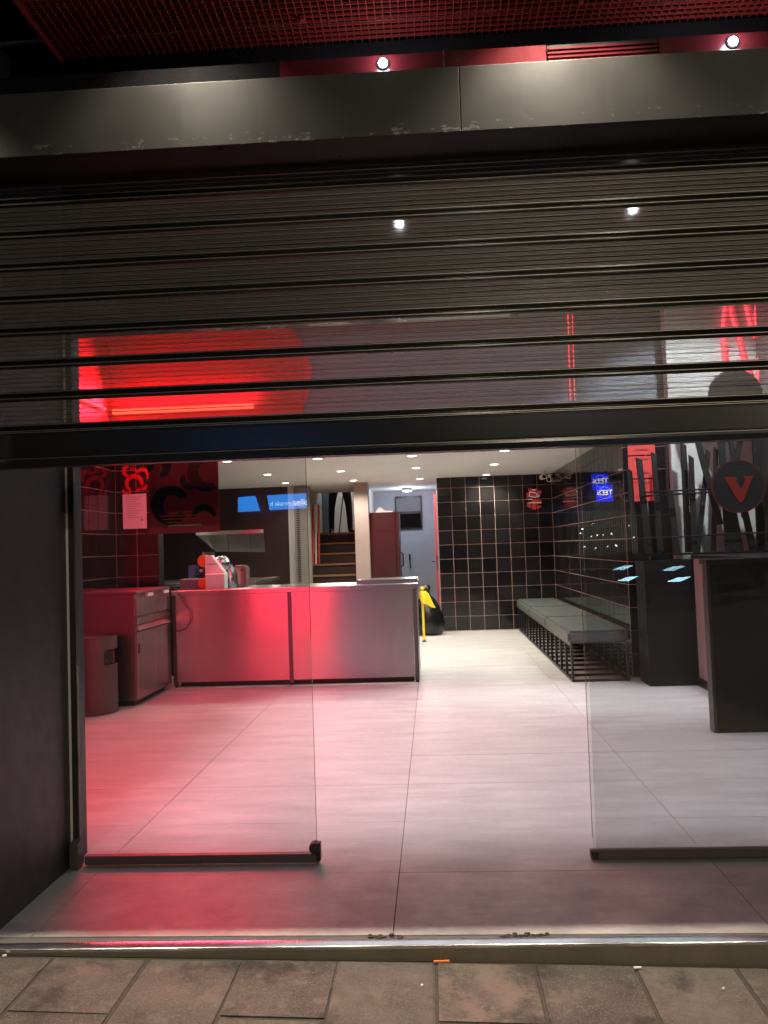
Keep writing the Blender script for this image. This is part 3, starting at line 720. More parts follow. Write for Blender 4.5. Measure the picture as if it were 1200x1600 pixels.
# red neon script sign on the pale wall behind the shutter
M_SCRIPT = emit('red_script_tube', (1,.06,.10), 3.2); M_SCRIPT2 = emit('red_script_tube_dim', (1,.02,.05), 2.0)
nz = lambda x, y: at(1080+x/8, 440+y/8, 7.33)
t = thing('neon_script_sign', 'red neon outline sign on the pale wall behind the shutter at right', 'neon sign', tuple(nz(700,1200)))
for pl in ([(440,120),(400,500),(395,600),(410,930),(445,1090),(500,1180)], [(560,150),(485,260),(480,330),(520,490),(570,610),(640,915),(700,1110),(760,1260)],
           [(690,190),(680,290),(720,480),(750,600),(780,690),(795,590),(800,470),(828,150),(835,60)], [(930,110),(895,470),(880,600),(855,910),(825,1215),(760,1280)],
           [(1010,120),(1000,400),(1060,700),(960,1280),(940,1340)], [(1120,150),(1100,500),(1180,800)]):
    obj('neon_tube', MB().tube([nz(*p) for p in pl], .017, 8), M_SCRIPT, t, smooth=True)
    obj('neon_tube', MB().tube([nz(p[0]+38, p[1]+6) for p in pl], .016, 8), M_SCRIPT2, t, smooth=True)

# ================================================================== REAR WALL: sign, cameras
rc = at(835, 780, YR-.02)
t = thing('red_wall_sign', 'small irregular red sign with pale outline shapes on the rear tiled wall', 'sign', (rc.x, YR-.008, rc.z-.15))
z8 = lambda x, y: at(810+x/12, 730+y/12, YR-.012)
M_RSIG = emit('dim_red_graphic', (.62,.05,.04), .35); M_RSIG2 = emit('pale_outline', (.9,.55,.5), .5)
for pl in ([(185,400),(260,405),(250,470),(200,490)], [(255,415),(350,400),(320,470),(255,470)], [(350,435),(435,435),(430,500),(360,490)], [(150,480),(200,470),(205,560),(160,590)],
           [(210,490),(335,500),(330,570),(215,565)], [(255,590),(430,610),(440,670),(240,655)], [(155,655),(240,660),(235,770),(170,740)], [(250,690),(340,690),(330,800),(250,790)], [(350,700),(440,740),(370,780),(345,770)]):
    obj('red_shape', MB().prism([(z8(*p).x, z8(*p).z) for p in pl], YR-.016, YR-.0075, 'y'), M_RSIG, t)
for pl in ([(210,465),(345,490),(330,570),(200,545),(210,465)], [(345,520),(400,525),(385,560),(340,545)], [(180,605),(260,600)], [(190,668),(425,668)], [(255,425),(320,425)]):
    obj('outline', MB().tube([(z8(*p).x, YR-.021, z8(*p).z) for p in pl], .006, 6), M_RSIG2, t)
def cctv(x, y, z, lab, rz):
    t = thing('security_camera', lab, 'camera', (x,y,z), 'security cameras under the ceiling')
    t.rotation_euler.z = rz
    obj('mount', MB().lathe([(.035,0),(.035,-.02),(.018,-.024),(.016,-.05)], (x,y,z), 16), M_PAPER, t, smooth=True)
    obj('body', MB().lathe([(.02,.07),(.036,.06),(.038,-.06),(.034,-.066),(.028,-.06)], (x,y,z-.075), 18, 'y'), M_PAPER, t, smooth=True)
    obj('lens', MB().lathe([(.027,-.055),(.026,-.062),(.008,-.066)], (x,y,z-.075), 16, 'y'), M_BLACKG, t, smooth=True)
c1 = at(848, 740, 11.4); cctv(c1.x, 11.4, ZC-.001, 'larger white security camera near the rear corner of the ceiling', .15)
c1 = at(860, 742, 11.55); cctv(c1.x-.005, 11.55, ZC-.03, 'smaller white security camera right beside the rear wall corner', -.5)

# ================================================================== BACK OF ROOM: pillar, stairs, fridge, corridor
struct('pillar', MB().box(-1.155, -.945, 12.05, 12.30, 0, ZC-.001), paint('pinkish_plaster', (.30,.23,.21), .8, .1, 0, 4, .04))
struct('wall_above_pillar', MB().box(-1.155, -1.02, 12.301, 12.619, 0, ZC-.001), M_WALL)
sr = thing('staircase', 'short flight of dark stairs with wooden nosings behind the counter', 'staircase', (-1.57,12.6,0))
RH, NS = .17, 9
for i in range(NS):
    y = 11.62+i*.25; z = (i+1)*RH
    a = -1.975+(.0 if i < 6 else .0)
    obj('riser', MB().box(a, -1.165, y+.02, y+.25 if i < NS-1 else y+.3, 0 if i == 0 else z-RH-.02, z-.03), M_DARKWOOD, sr)
    obj('tread', MB().box(a-.002, -1.163, y-.008, y+.262, z-.029, z), M_TREAD, sr, bevel=.004)
obj('stringer', MB().prism([(11.9,.28),(11.9,.5),(13.7,1.72),(13.7,1.50)], -1.9745, -1.9505, 'x'), M_WALL, sr)
zt = NS*RH
struct('landing', MB().box(-1.98, -1.16, 13.93, 15.6, zt-.2, zt-.0005), M_TREAD)
tag(obj('hand_rail', MB().box(-1.20, -1.165, 13.0, 13.05, 1.05, 1.55), M_WALL), 'short pale baluster on the right edge of the stairs', 'baluster')
# bright sheeting at the top of the stairs
k = MB(); n = 14
k.add([(-2.0+.2*i/n, 14.6+.02*math.sin(i*1.7), zt+.02) for i in range(n+1)]+[(-2.0+.2*i/n, 14.6+.02*math.sin(i*1.7+.6), 2.9) for i in range(n+1)], [(i,i+1,n+2+i,n+1+i) for i in range(n)])
tag(obj('plastic_sheet', k, paint('pale_blue_plastic_sheet', (.45,.62,.75), .25, .3, 0, 8, .1), smooth=True), 'pale blue plastic sheet hanging at the top of the stairs', 'sheet')
tag(obj('mop_handle', MB().tube([(-1.66,14.35,zt+.01),(-1.50,14.30,zt+1.15)], .011, 8), M_BLACK), 'thin dark mop handle beside the legs on the landing', 'mop')
m = MB().lathe([(.07,0),(.10,.02),(.105,.05),(.08,.055)], (-1.36,14.25,zt), 20)
tag(obj('blue_cloth', m, M_BLUEP, smooth=True), 'crumpled blue cloth by the shoes at the top of the stairs', 'cloth')
tag(obj('yellow_sponge', MB().box(-1.80,-1.70,14.0,14.07,zt,zt+.045), paint('pale_yellow_sponge', (.7,.6,.3), .9, .2), bevel=.01), 'pale yellow sponge on the landing left of the legs', 'sponge')
# red and white poles left of the landing
for x, mm, lab in ((-1.93, M_REDP, 'red pole leaning on the left wall of the stairs'), (-1.885, M_WALL, 'white pole between the two red poles on the stairs'), (-1.835, M_REDP, 'second red pole nearer the middle of the stairs')):
    tag(obj('pole', MB().tube([(x,12.93,1.025),(x+.01,13.0,1.98)], .017, 8), mm), lab, 'pole', 'poles on the stairs')

# person on the landing, only the legs show below the ceiling
def person():
    J = [((0,0,.93),.135,.10), ((0,0,1.12),.125,.09), ((0,.01,1.30),.145,.10), ((0,.01,1.43),.10,.075), ((0,0,1.50),.05,.05), ((0,-.01,1.56),.052,.055), ((0,-.02,1.64),.078,.095), ((0,-.02,1.72),.07,.085)]
    E_ = [(i,i+1) for i in range(7)]
    def chain(st, pts):
        p = st
        for q in pts: J.append(q); E_.append((p, len(J)-1)); p = len(J)-1
    for s, foot in ((-1,-.165), (1,.16)):
        kx = (.095*s+foot)/2+.02*s
        chain(0, [((.095*s,0,.86),.098,.098), ((kx,-.035,.48),.064,.064), ((kx*.4+foot*.6,-.01,.32),.058,.058), ((foot,.01,.09),.045,.048), ((foot,-.005,.045),.045,.044), ((foot+.02*s,-.15,.030),.043,.028)])
        chain(2, [((.19*s,.01,1.39),.055,.055), ((.25*s,.01,1.13),.043,.043), ((.22*s,-.18,.98),.033,.033), ((.18*s,-.24,.95),.028,.02)])
    me = bpy.data.meshes.new('person'); me.from_pydata([j[0] for j in J], E_, [])
    o = bpy.data.objects.new('tmp_person', me); COL.objects.link(o)
    md = o.modifiers.new('s', 'SKIN'); md.use_smooth_shade = True
    for i, sv in enumerate(me.skin_vertices[0].data): sv.radius = (J[i][1], J[i][2]); sv.use_root = (i == 0)
    o.modifiers.new('d', 'SUBSURF').levels = 2
    dg = bpy.context.evaluated_depsgraph_get(); nm = bpy.data.meshes.new_from_object(o.evaluated_get(dg)); nm.name = 'person'
    bpy.data.objects.remove(o)
    for mm in (M_JEAN, M_SHIRT, M_SKIN, M_BLACK, M_HAIR): nm.materials.append(mm)
    for p in nm.polygons:
        c = p.center; p.use_smooth = True
        if c.z < .085: p.material_index = 3
        elif abs(c.x) > .15 and .88 < c.z < 1.0 and c.y < -.1: p.material_index = 2
        elif c.z < .95: p.material_index = 0
        elif c.z < 1.47: p.material_index = 1
        elif c.z > 1.70 or (c.z > 1.58 and c.y > .02): p.material_index = 4
        else: p.material_index = 2
    return nm
o = tag(obj('person', person(), None), 'person in black trousers standing with legs apart at the stair top', 'person')
o.location = (-1.60, 14.15, zt); o.rotation_euler.z = .08
# wall panel with vent strip between kitchen and stairs
t = thing('vent_panel', 'pale wall panel with a narrow slotted strip left of the stairs', 'vent panel', (-2.2,12.1,0))
vx0, vx1 = at(461,850,12.2).x, at(486,850,12.2).x
obj('panel', MB().box(vx0, vx1, 12.2, 12.29, 0, ZC-.02), paint('beige_panel_paint', (.20,.18,.16), .7, .1), t)
for i in range(34): obj('slot', MB().box(vx0+.035, vx0+.085, 12.194, 12.1995, .78+i*.034, .795+i*.034), M_BLACK, t)
# maroon upright cabinet
t = thing('maroon_upright_cabinet', 'tall maroon upright cabinet right of the pillar behind the counter', 'cabinet', (-.71,12.5,0))
obj('cabinet_body', MB().box(-.94, -.55, 12.2, 12.85, .05, 1.785), M_FRIDGE, t, bevel=.008, seg=2)
obj('side_trim', MB().box(-.549, -.50, 12.2, 12.85, .05, 1.785), M_FRIDGE, t, bevel=.006)
obj('door_handle', MB().tube([(-.49,12.3,.95),(-.455,12.3,.97),(-.455,12.3,1.15),(-.49,12.3,1.17)], .012, 8), M_BLACK, t, smooth=True)
obj('plinth', MB().box(-.92,-.52,12.25,12.8,0,.0495), M_BLACK, t)
tag(obj('paper_stack', MB().prism([(-.86,1.786),(-.6,1.786),(-.59,1.80),(-.72,1.815),(-.76,1.86),(-.80,1.87),(-.83,1.83)], 12.3, 12.5, 'y'), M_PAPER), 'crumpled white papers on top of the maroon upright cabinet', 'papers')
tag(obj('key_hook', MB().box(-.43,-.40,14.46,14.499,1.0,1.12).tube([(-.415,14.45,1.0),(-.41,14.44,.86)], .012,6), M_BLACK), 'dark keys hanging on the corridor wall beside the maroon cabinet', 'keys')
# dark framed glazing / air unit at the corridor end
p0, p1 = at(617, 776, 14.45), at(660, 826, 14.45)
t = thing('dark_window', 'dark framed window high on the pale corridor wall', 'window', (p0.x,14.45,p1.z))
obj('frame', MB().box(p0.x, p1.x, 14.45, 14.498, p1.z, p0.z), M_BLACK, t, bevel=.004)
obj('pane', MB().box(p0.x+.03, p1.x-.03, 14.444, 14.449, p1.z+.03, (p0.z+p1.z)/2-.02), M_BLACKG, t)
obj('blind', MB().box(p0.x+.02, p1.x-.02, 14.435, 14.449, (p0.z+p1.z)/2+.02, p0.z-.04), M_GREYW, t)
# door leaf seen edge on, red glow put into its colour
t = thing('corridor_door', 'open door seen edge-on beside the tiled wall, red light put into its colour', 'door', (.05,11.9,0))
obj('leaf', MB().box(.045, .07, 11.93, 12.75, .01, 2.02), M_REDP, t, bevel=.002)
obj('handle', MB().tube([(.03,12.02,1.02),(-.01,12.02,1.02),(-.012,12.12,1.02)], .009, 8), M_BLACK, t, smooth=True)
obj('edge_plate', MB().box(.05,.066,11.926,11.9295,.9,1.1), M_CHROME, t)
# yellow stand and bin liner
t = thing('yellow_stand', 'thin yellow pole with a yellow cloth over its top beside the counter end', 'stand', (-.155,10.62,0))
obj('pole', MB().tube([(-.155,10.62,.012),(-.158,10.62,.68)], .016, 12), M_YEL, t, smooth=True)
obj('foot', MB().lathe([(.03,0),(.03,.008),(.018,.02),(.016,.03)], (-.155,10.62,0), 14), M_BLACK, t, smooth=True)
obj('knob', MB().ball((-.158,10.62,.695), .028, 14), M_YEL, t, smooth=True)
k = MB(); n = 16
rows_ = [(.665,.03),(.64,.05),(.59,.062),(.53,.075),(.49,.085)]
v = []; f = []
for j, (z, r) in enumerate(rows_):
    for i in range(n):
        a = 2*PI*i/n; rr = r*(1+.28*math.sin(3*a+j*.3))
        v.append((-.150+rr*math.cos(a)*1.05+.012*j, 10.62+rr*math.sin(a)*.7, z-.05*j*.25*math.cos(a)))
for j in range(len(rows_)-1):
    for i in range(n): f.append((j*n+i, j*n+(i+1) % n, (j+1)*n+(i+1) % n, (j+1)*n+i))
obj('cloth', k.add(v, f), M_YEL, t, smooth=True)
k = MB(); v = []; f = []; n = 20
prof = [(.10,0),(.19,.02),(.215,.12),(.20,.26),(.165,.40),(.11,.50),(.05,.56),(.035,.60),(.06,.66),(.04,.70)]
for j, (r, z) in enumerate(prof):
    for i in range(n):
        a = 2*PI*i/n; rr = r*(1+.07*math.sin(5*a+j*.9)+.05*math.sin(9*a-j*1.7))
        v.append((-.09+rr*math.cos(a)-.03*z, 11.5+rr*math.sin(a), z))
for j in range(len(prof)-1):
    for i in range(n): f.append((j*n+i, j*n+(i+1) % n, (j+1)*n+(i+1) % n, (j+1)*n+i))
f.append(tuple(range(n-1,-1,-1)))
tag(obj('bin_liner', k.add(v, f), M_BAG, smooth=True), 'full black bin bag tied at the top beside the rear tiled wall', 'bin bag')

# ================================================================== KITCHEN SIDE
hy = 9.5
h0, h1 = at(306, 832, hy), at(411, 834, hy)
t = thing('extractor_hood', 'steel extractor hood over the kitchen counter', 'hood', (h0.x,hy,1.3))
obj('front_lip', MB().box(h0.x, h1.x, hy, hy+.03, h0.z-.035, h0.z+.01), M_STEEL, t, uv=True)
obj('sloped_baffle', MB().add([(h0.x,hy+.03,h0.z-.034),(h1.x,hy+.03,h0.z-.034),(h1.x-.14,hy+.75,1.245),(h0.x+.04,hy+.75,1.27),(h0.x,hy+.03,h0.z),(h1.x,hy+.03,h0.z),(h1.x-.14,hy+.75,1.27),(h0.x+.04,hy+.75,1.295)],
    [(3,2,1,0),(4,5,6,7),(0,1,5,4),(1,2,6,5),(2,3,7,6),(3,0,4,7)]), M_STEEL2, t, uv=True)
for u in (.33, .68): obj('baffle_seam', MB().tube([(h0.x+(h1.x-h0.x)*u+.1,hy+.04,h0.z-.037),(h0.x+(h1.x-h0.x)*u-.06,hy+.74,1.253)], .005, 6), M_BLACK, t)
obj('filter_support', MB().box(h0.x+.01, h0.x+.03, hy+.2, hy+.7, .93, 1.27), M_STEEL2, t, uv=True)
t = thing('kitchen_worktop', 'dark kitchen worktop behind the service counter', 'worktop', (-2.6,9.6,0))
obj('top', MB().box(-4.35, -2.0, 9.0, 10.4, .88, .92), M_STEEL2, t, uv=True); obj('carcass', MB().box(-4.3, -2.04, 9.05, 10.35, 0, .879), M_BLACK, t)
CZ = .908
# white dispenser with orange rolls
def P(px, py, d): return at(px, py, d)
a, b = P(322,920,7.62), P(351,897,7.62)
t = thing('white_dispenser', 'white box-shaped dispenser with orange rolls standing on the counter', 'dispenser', ((a.x+b.x)/2,7.7,CZ))
obj('front_box', MB().box(a.x, b.x, 7.6, 7.74, CZ, CZ+.145), M_PAPER, t, bevel=.004)
obj('sloped_body', MB().prism([(a.x-.045,CZ),(a.x-.04,CZ+.315),(a.x+.02,CZ+.325),(b.x-.03,CZ+.146),(b.x-.03,CZ)], 7.745, 7.85, 'y'), M_PAPER, t, bevel=.004)
obj('slot', MB().box(a.x-.02, a.x+.085, 7.7425, 7.7446, CZ+.235, CZ+.241), M_BLACK, t)
obj('roll', MB().lathe([(.01,-.01),(.06,-.008),(.062,.05),(.05,.056)], (a.x-.062,7.78,CZ+.27), 24, 'y'), M_ORANGE, t, smooth=True)
obj('roll', MB().lathe([(.01,-.01),(.05,-.008),(.052,.05),(.04,.056)], (a.x-.05,7.70,CZ+.055), 24, 'y'), M_ORANGE, t, smooth=True)
obj('steel_roll', MB().ball((a.x+.075,7.93,CZ+.235), .085, 20), M_CHROME, t, smooth=True)
def kettle(px, lab, w_, h_):
    c = P(px, 905, 7.95); t = thing('kettle', lab, 'kettle', (c.x,7.95,CZ), 'steel kettles on the counter')
    obj('body', MB().lathe([(w_*.9,0),(w_,.01),(w_*.95,h_*.6),(w_*.72,h_*.9),(w_*.3,h_),(.012,h_+.01),(.014,h_+.03)], (c.x,7.95,CZ), 24), M_CHROME, t, smooth=True)
    obj('handle', MB().tube([(c.x-w_*.7,7.95,CZ+h_*.92),(c.x-w_*1.45,7.95,CZ+h_*.95),(c.x-w_*1.55,7.95,CZ+h_*.6),(c.x-w_*1.0,7.95,CZ+h_*.25)], .012, 8), M_BLACK, t, smooth=True)
    obj('spout', MB().tube([(c.x+w_*.8,7.95,CZ+h_*.55),(c.x+w_*1.25,7.95,CZ+h_*.85)], [.018,.010], 8), M_CHROME, t, smooth=True)
kettle(362, 'round steel kettle with dark handle beside the white dispenser', .072, .20)
c = P(378, 905, 8.0)
t = thing('steel_toaster', 'upright square steel appliance right of the kettle on the counter', 'appliance', (c.x,8.0,CZ))
obj('body', MB().box(c.x-.075, c.x+.055, 7.93, 8.12, CZ+.008, CZ+.215), M_STEEL, t, uv=True, bevel=.02, seg=3); obj('dial', MB().lathe([(.012,0),(.012,-.012)], (c.x+.02,7.93,CZ+.17), 12, 'y'), M_BLACK, t)
obj('foot', MB().box(c.x-.06, c.x+.04, 7.95, 8.1, CZ, CZ+.0075), M_BLACK, t)
# grey tubs, blue carton, dark machine and cable at the left end
for i, (x, w_) in enumerate(((-2.415,.10),(-2.30,.13))):
    tag(obj('grey_tub', MB().box(x-w_/2, x+w_/2, 7.72, 7.9, CZ, CZ+.10), M_GPLAS, bevel=.006), ('narrow' if i == 0 else 'wide')+' grey plastic tub at the left end of the counter', 'tub')
tag(obj('blue_carton', MB().box(-2.545, -2.47, 8.27, 8.4, .92, 1.13), paint('blue_carton_card', (.10,.17,.42), .6, .2)), 'small blue carton behind the grey tubs', 'carton')
tag(obj('carton_shelf', MB().box(-2.75, -2.2, 8.26, 8.5, 0, .919), M_BLACK), 'dark low cupboard behind the left end of the counter', 'cupboard')
t = thing('coffee_machine', 'dark coffee machine with chrome fittings left of the white dispenser', 'coffee machine', (-2.3,8.35,.92))
obj('body', MB().box(-2.44, -2.22, 8.27, 8.48, .921, 1.22), M_BLACK, t, bevel=.015, seg=2);
obj('group_head', MB().lathe([(.03,0),(.032,.03),(.02,.035)], (-2.40,8.25,1.06), 14), M_CHROME, t, smooth=True)
obj('portafilter', MB().tube([(-2.40,8.26,1.05),(-2.42,8.16,1.035),(-2.43,8.10,1.03)], .010, 8), M_CHROME, t, smooth=True)
obj('steam_pipe', MB().tube([(-2.27,8.26,1.18),(-2.265,8.22,1.10),(-2.26,8.20,.97)], .007, 8), M_CHROME, t, smooth=True)
pts = [P(270,917,7.47),P(277,925,7.46),P(285,940,7.455),P(296,955,7.455),P(297,968,7.455),P(290,982,7.455),P(278,987,7.455),P(268,985,7.455)]
tag(obj('loose_cable', MB().tube([(-2.44,7.6,CZ+.006)]+[(p.x,7.472,p.z) for p in pts], .0042, 6), M_BLACK, smooth=True), 'thin black cable looping down over the counter front', 'cable')
# paper and red swirl on the pier
t = thing('paper_notice', 'single printed paper sheet taped to the black tiled pier at left', 'notice', (-2.89,7.69,1.51))
obj('sheet', MB().box(-3.0, -2.765, 7.686, 7.689, 1.515, 1.855), M_PAPER, t)
for i in range(10): obj('print_line', MB().box(-2.96, -2.81-.03*((i*7) % 3), 7.6835, 7.6855, 1.82-i*.022, 1.824-i*.022), paint('grey_ink%d' % i, (.35,.33,.33), .8, .1) if i == 0 else bpy.data.materials['grey_ink0'], t)
obj('stamp', MB().lathe([(.012,0),(.012,-.002)], (-2.81,7.6855,1.60), 12, 'y'), bpy.data.materials['grey_ink0'], t)
t = thing('red_swirl_decal', 'bright red swirl graphic on the tiled pier above the paper sheet', 'decal', (-2.87,7.69,1.87))
M_SW = paint('red_acrylic', (.75,.02,.03), .25, .1)
for cx, cz, r, a0, a1, w_ in ((-2.88,1.955,.075,-1.2,4.2,.045), (-2.80,2.03,.06,-.6,2.6,.04), (-2.93,2.08,.05,.3,4.8,.035), (-2.79,1.93,.03,2.5,6.6,.03), (-2.95,1.90,.04,3.0,5.9,.022), (-2.85,2.15,.07,0,4.6,.04)):
    obj('swirl', ribbon(MB(), cx, cz, r, a0, a1, w_, 7.680, 7.690), M_SW, t)

# ================================================================== LIGHT FITTINGS INDOORS
k = [(-2.18,8.55),(-1.21,8.65),(-.19,8.75),(-2.08,10.2),(-2.1,11.6),(-1.13,10.15),(-1.11,11.6),(-.175,10.12),(-.15,11.75),(.80,10.05),(.80,11.5),(-3.1,8.55),(-3.1,10.2),(.8,8.6)]
where = ['front row, leftmost of the three over the counter','front row, middle of the three over the counter','front row, right of the three over the counter','middle row, above the kitchen','back row, above the blue reflection','middle row, second from the left','back row, in front of the stairs','middle row, before the corridor','back row, before the corridor','middle row, before the rear tiled wall','back row, close to the rear tiled wall','out of sight over the kitchen left','out of sight over the kitchen middle','front row, out of sight near the bench']
for (x, y), wh in zip(k, where):
    t = thing('ceiling_downlight', 'round recessed ceiling downlight, '+wh, 'downlight', (x,y,ZC), 'recessed ceiling downlights')
    obj('trim_ring', MB().lathe([(.062,-.001),(.062,-.005),(.050,-.007),(.048,-.001)], (x,y,ZC), 24), M_PAPER, t, smooth=True)
    obj('diffuser', MB().lathe([(.047,-.0015),(.047,-.0055),(.03,-.0058)], (x,y,ZC), 24), M_DOWN, t)
    o = lamp('downlight_beam', 'SPOT', (x,y,ZC-.02), P_DOWN*(.3 if x < -1.5 else 1), (1,.94,.79), t, spot_size=math.radians(150), spot_blend=.6, shadow_soft_size=.04)
# unseen ceiling panels, added and sized to shape the floor light
for x0, x1, y0, y1, lab in ((-1.45,.42,3.45,5.28,'front left'), (.46,2.3,3.45,5.28,'front right'), (-1.45,.42,5.32,7.15,'rear left'), (.46,2.3,5.32,7.15,'rear right')):
    t = thing('added_light_panel', 'flat light panel added unseen over the entrance floor, '+lab+' of four', 'light panel', ((x0+x1)/2,(y0+y1)/2,3.44), 'added light panels over the entrance floor')
    obj('frame', MB().box(x0, x1, y0, y1, 3.42, 3.449), M_BLACK, t); obj('diffuser', MB().box(x0+.02, x1-.02, y0+.02, y1-.02, 3.415, 3.4195), M_PANEL, t)
    lamp('panel_light', 'AREA', ((x0+x1)/2,(y0+y1)/2,3.41), P_FRONT, (.90,.89,1), t, shape='RECTANGLE', size=x1-x0-.04, size_y=y1-y0-.04, spread=math.radians(16))
x, y = 2.35, 6.0  # extra lamp put in to brighten the pale niche wall
t = thing('added_wall_washer', 'unseen lamp added to brighten the pale wall behind the stakes', 'ceiling lamp', (x,y,3.40))
obj('can', MB().lathe([(.05,.009),(.055,0),(.055,-.10),(.045,-.105),(.042,-.06)], (x,y,3.40), 20), M_BLACK, t, smooth=True)
o = lamp('lamp_beam', 'SPOT', (x,y,3.28), 260, (.90,.94,1), t, spot_size=math.radians(95), spot_blend=.4, shadow_soft_size=.05); o.rotation_euler = (math.radians(38), 0, 0)
# red neon tubes over the counter
t = thing('red_neon_frame', 'red neon tubes framing the red wall above the counter', 'neon tubes', (-2.4,7.56,2.6))
obj('neon_tube', MB().tube([(-3.03,7.565,2.645),(-1.66,7.565,2.645)], .026, 10), M_NEONB, t, smooth=True)
obj('neon_tube', MB().tube([(-3.0,7.565,2.835),(-1.98,7.565,2.835)], .013, 10), M_NEON, t, smooth=True)
obj('neon_tube', MB().tube([(-3.05,6.75,2.70),(-3.05,6.75,2.95)], .02, 10), M_NEON, t, smooth=True)
obj('neon_tube', MB().tube([(-3.05,6.0,2.645),(-3.05,7.4,2.645)], .02, 10), M_NEON, t, smooth=True)
o = lamp('neon_light', 'AREA', (-2.32,7.50,2.74), P_NEON, RED, t, shape='RECTANGLE', size=1.4, size_y=.25); o.rotation_euler = (math.radians(-68), 0, 0)
o = lamp('neon_light', 'AREA', (-2.98,6.7,2.72), P_NEON*.09, RED, t, shape='RECTANGLE', size=1.2, size_y=.15); o.rotation_euler = (math.radians(-60), 0, math.radians(90))
o = lamp('neon_wall_wash', 'AREA', (-2.32,7.46,2.74), P_NEON*.065, RED, t, shape='RECTANGLE', size=1.4, size_y=.12); o.rotation_euler = (math.radians(105), 0, 0)
for j, u in enumerate((887, 894)):  # glowing lines standing in for the mirror image of a red strip
    a_, b_ = at(u, 478, 7.58), at(u+4, 625, 7.58)
    obj('reflected_red_line', MB().tube([(a_.x,7.582,a_.z),(b_.x,7.582,b_.z)], .0035, 6), M_NEON, t)
# red tube sign on the room side of the header, mirrored in the steel counter
t = thing('red_tube_sign', 'red tube sign on the room side of the header above the left glass pane', 'tube sign', (-1.8,3.45,2.3))
obj('backing', MB().box(-2.75, -1.52, 3.402, 3.41, .3, 3.1), M_REDPANEL, t)
for i in range(6): obj('sign_tube', MB().tube([(-2.62+i*.2,3.44,.45),(-2.62+i*.2,3.44,2.9)], .02, 10), M_NSIGN, t, smooth=True)
for i in range(3): obj('sign_tube', MB().tube([(-2.6,3.46,2.4+i*.2),(-1.1,3.46,2.4+i*.2)], .016, 10), M_NSIGN, t, smooth=True)
o = lamp('sign_light', 'AREA', (-2.1,3.49,1.7), P_SIGN, RED, t, shape='RECTANGLE', size=1.15, size_y=2.5); o.rotation_euler = (math.radians(90), 0, 0)
# lamps in stairwell (added to whiten its back wall) and corridor
for x, y, z, p, c, lab in ((-1.6,14.75,4.15,60,(.9,.95,1),'unseen white lamp added at the top of the stairwell'), (-.4,13.6,ZC-.01,14,(.75,.83,1),'cool white lamp in the rear corridor')):
    t = thing('rear_lamp', lab, 'lamp', (x,y,z))
    obj('shade', MB().lathe([(.09,.0),(.1,-.02),(.08,-.045),(.02,-.05)], (x,y,z), 20), M_PAPER, t, smooth=True)
    lamp('rear_light', 'POINT', (x,y,z-.12), p, c, t, shadow_soft_size=.08)

# ================================================================== ACROSS THE STREET (seen mirrored in the glass)
OY = -19.98
ob = thing('opposite_building', 'stone street building across the road, mirrored faintly in the door glass', 'building', (0,OY,0))
obj('upper_wall', MB().box(-30, 30, OY-.8, OY-.3, 3.75, 14), M_STONE, ob)
obj('shopfront_wall', MB().box(-30, 30, OY-.9, OY-.5, -.2, 3.749), M_BLACK, ob)
for i in range(9):
    x = -24+i*6; wv = obj('window', MB().box(x-.7, x+.7, OY-.3, OY-.26, 5.2, 7.4), M_WALL, ob); sub('pane', MB().box(x-.6, x+.6, OY-.259, OY-.25, 5.3, 7.3), M_BLACKG, wv)
def mir(px, py): 
    p = at(px, py, 26.5); return Vector((p.x, OY, p.z))
p = mir(945, 770); s_ = .26
M_TB = emit('lit_blue_sign', (.0,.012,.95), 9); M_TY = emit('lit_yellow_letters', (.95,.9,.1), 12); M_TW = emit('lit_pale_ring', (.3,.5,1), 8)
def text(name, s, m, parent, c, size, depth, flip=1):
    cu = bpy.data.curves.new(name, 'FONT'); cu.body = s; cu.size = size; cu.extrude = depth; cu.align_x = 'CENTER'; cu.align_y = 'CENTER'; cu.offset = size*.004
    o = bpy.data.objects.new('t', cu); COL.objects.link(o); dg = bpy.context.evaluated_depsgraph_get()
    me = bpy.data.meshes.new_from_object(o.evaluated_get(dg)); bpy.data.objects.remove(o)
    me.name = name; me.transform(Matrix.Rotation(PI, 4, 'Z') @ Matrix.Rotation(PI/2, 4, 'X') @ Matrix.Scale(flip, 4, (1,0,0)))
    o = obj(name, me, m, parent); o.location = Vector(c)-Vector(parent['_base']); return o
t = thing('blue_shop_sign', 'blue square lit shop sign across the road, mirrored in the right pane', 'sign', (p.x,OY,p.z-s_))
obj('box', MB().box(p.x-s_, p.x+s_, OY-.1, OY, p.z-s_*1.05, p.z+s_*.95), M_TB, t)
m = MB(); pr = [(p.x+.19*math.cos(a), OY+.012, p.z+.19*math.sin(a)) for a in [2*PI*i/32 for i in range(33)]]
obj('ring', m.tube(pr, .007, 6), M_TW, t); text('lettering', 'TEDi', M_TY, t, (p.x,OY+.02,p.z), .24, .008)
t = thing('long_blue_sign', 'long light blue lit fascia sign across the road, mirrored in the left pane', 'sign', tuple(mir(440,800)))
M_LB = emit('lit_light_blue_sign', (.02,.28,.95), 8.5); M_LBT = emit('lit_pale_letters', (.45,.75,1), 10)
q = [mir(*p) for p in ((372,777),(398,775),(406,798),(372,800))]
obj('sign_box', MB().prism([(v_.x, v_.z) for v_ in q], OY-.08, OY, 'y'), M_LB, t)
q = [mir(*p) for p in ((417,774),(520,768),(520,791),(421,797))]
obj('sign_box', MB().prism([(v_.x, v_.z) for v_ in q], OY-.08, OY, 'y'), M_LB, t)
text('lettering', 'd alarme', M_LBT, t, mir(440,787)+Vector((0,.02,0)), .22, .006, -1)
text('lettering', 'selim', emit('lit_white_letters', (.9,.97,1), 10), t, mir(473,785)+Vector((0,.02,0)), .32, .006, -1)
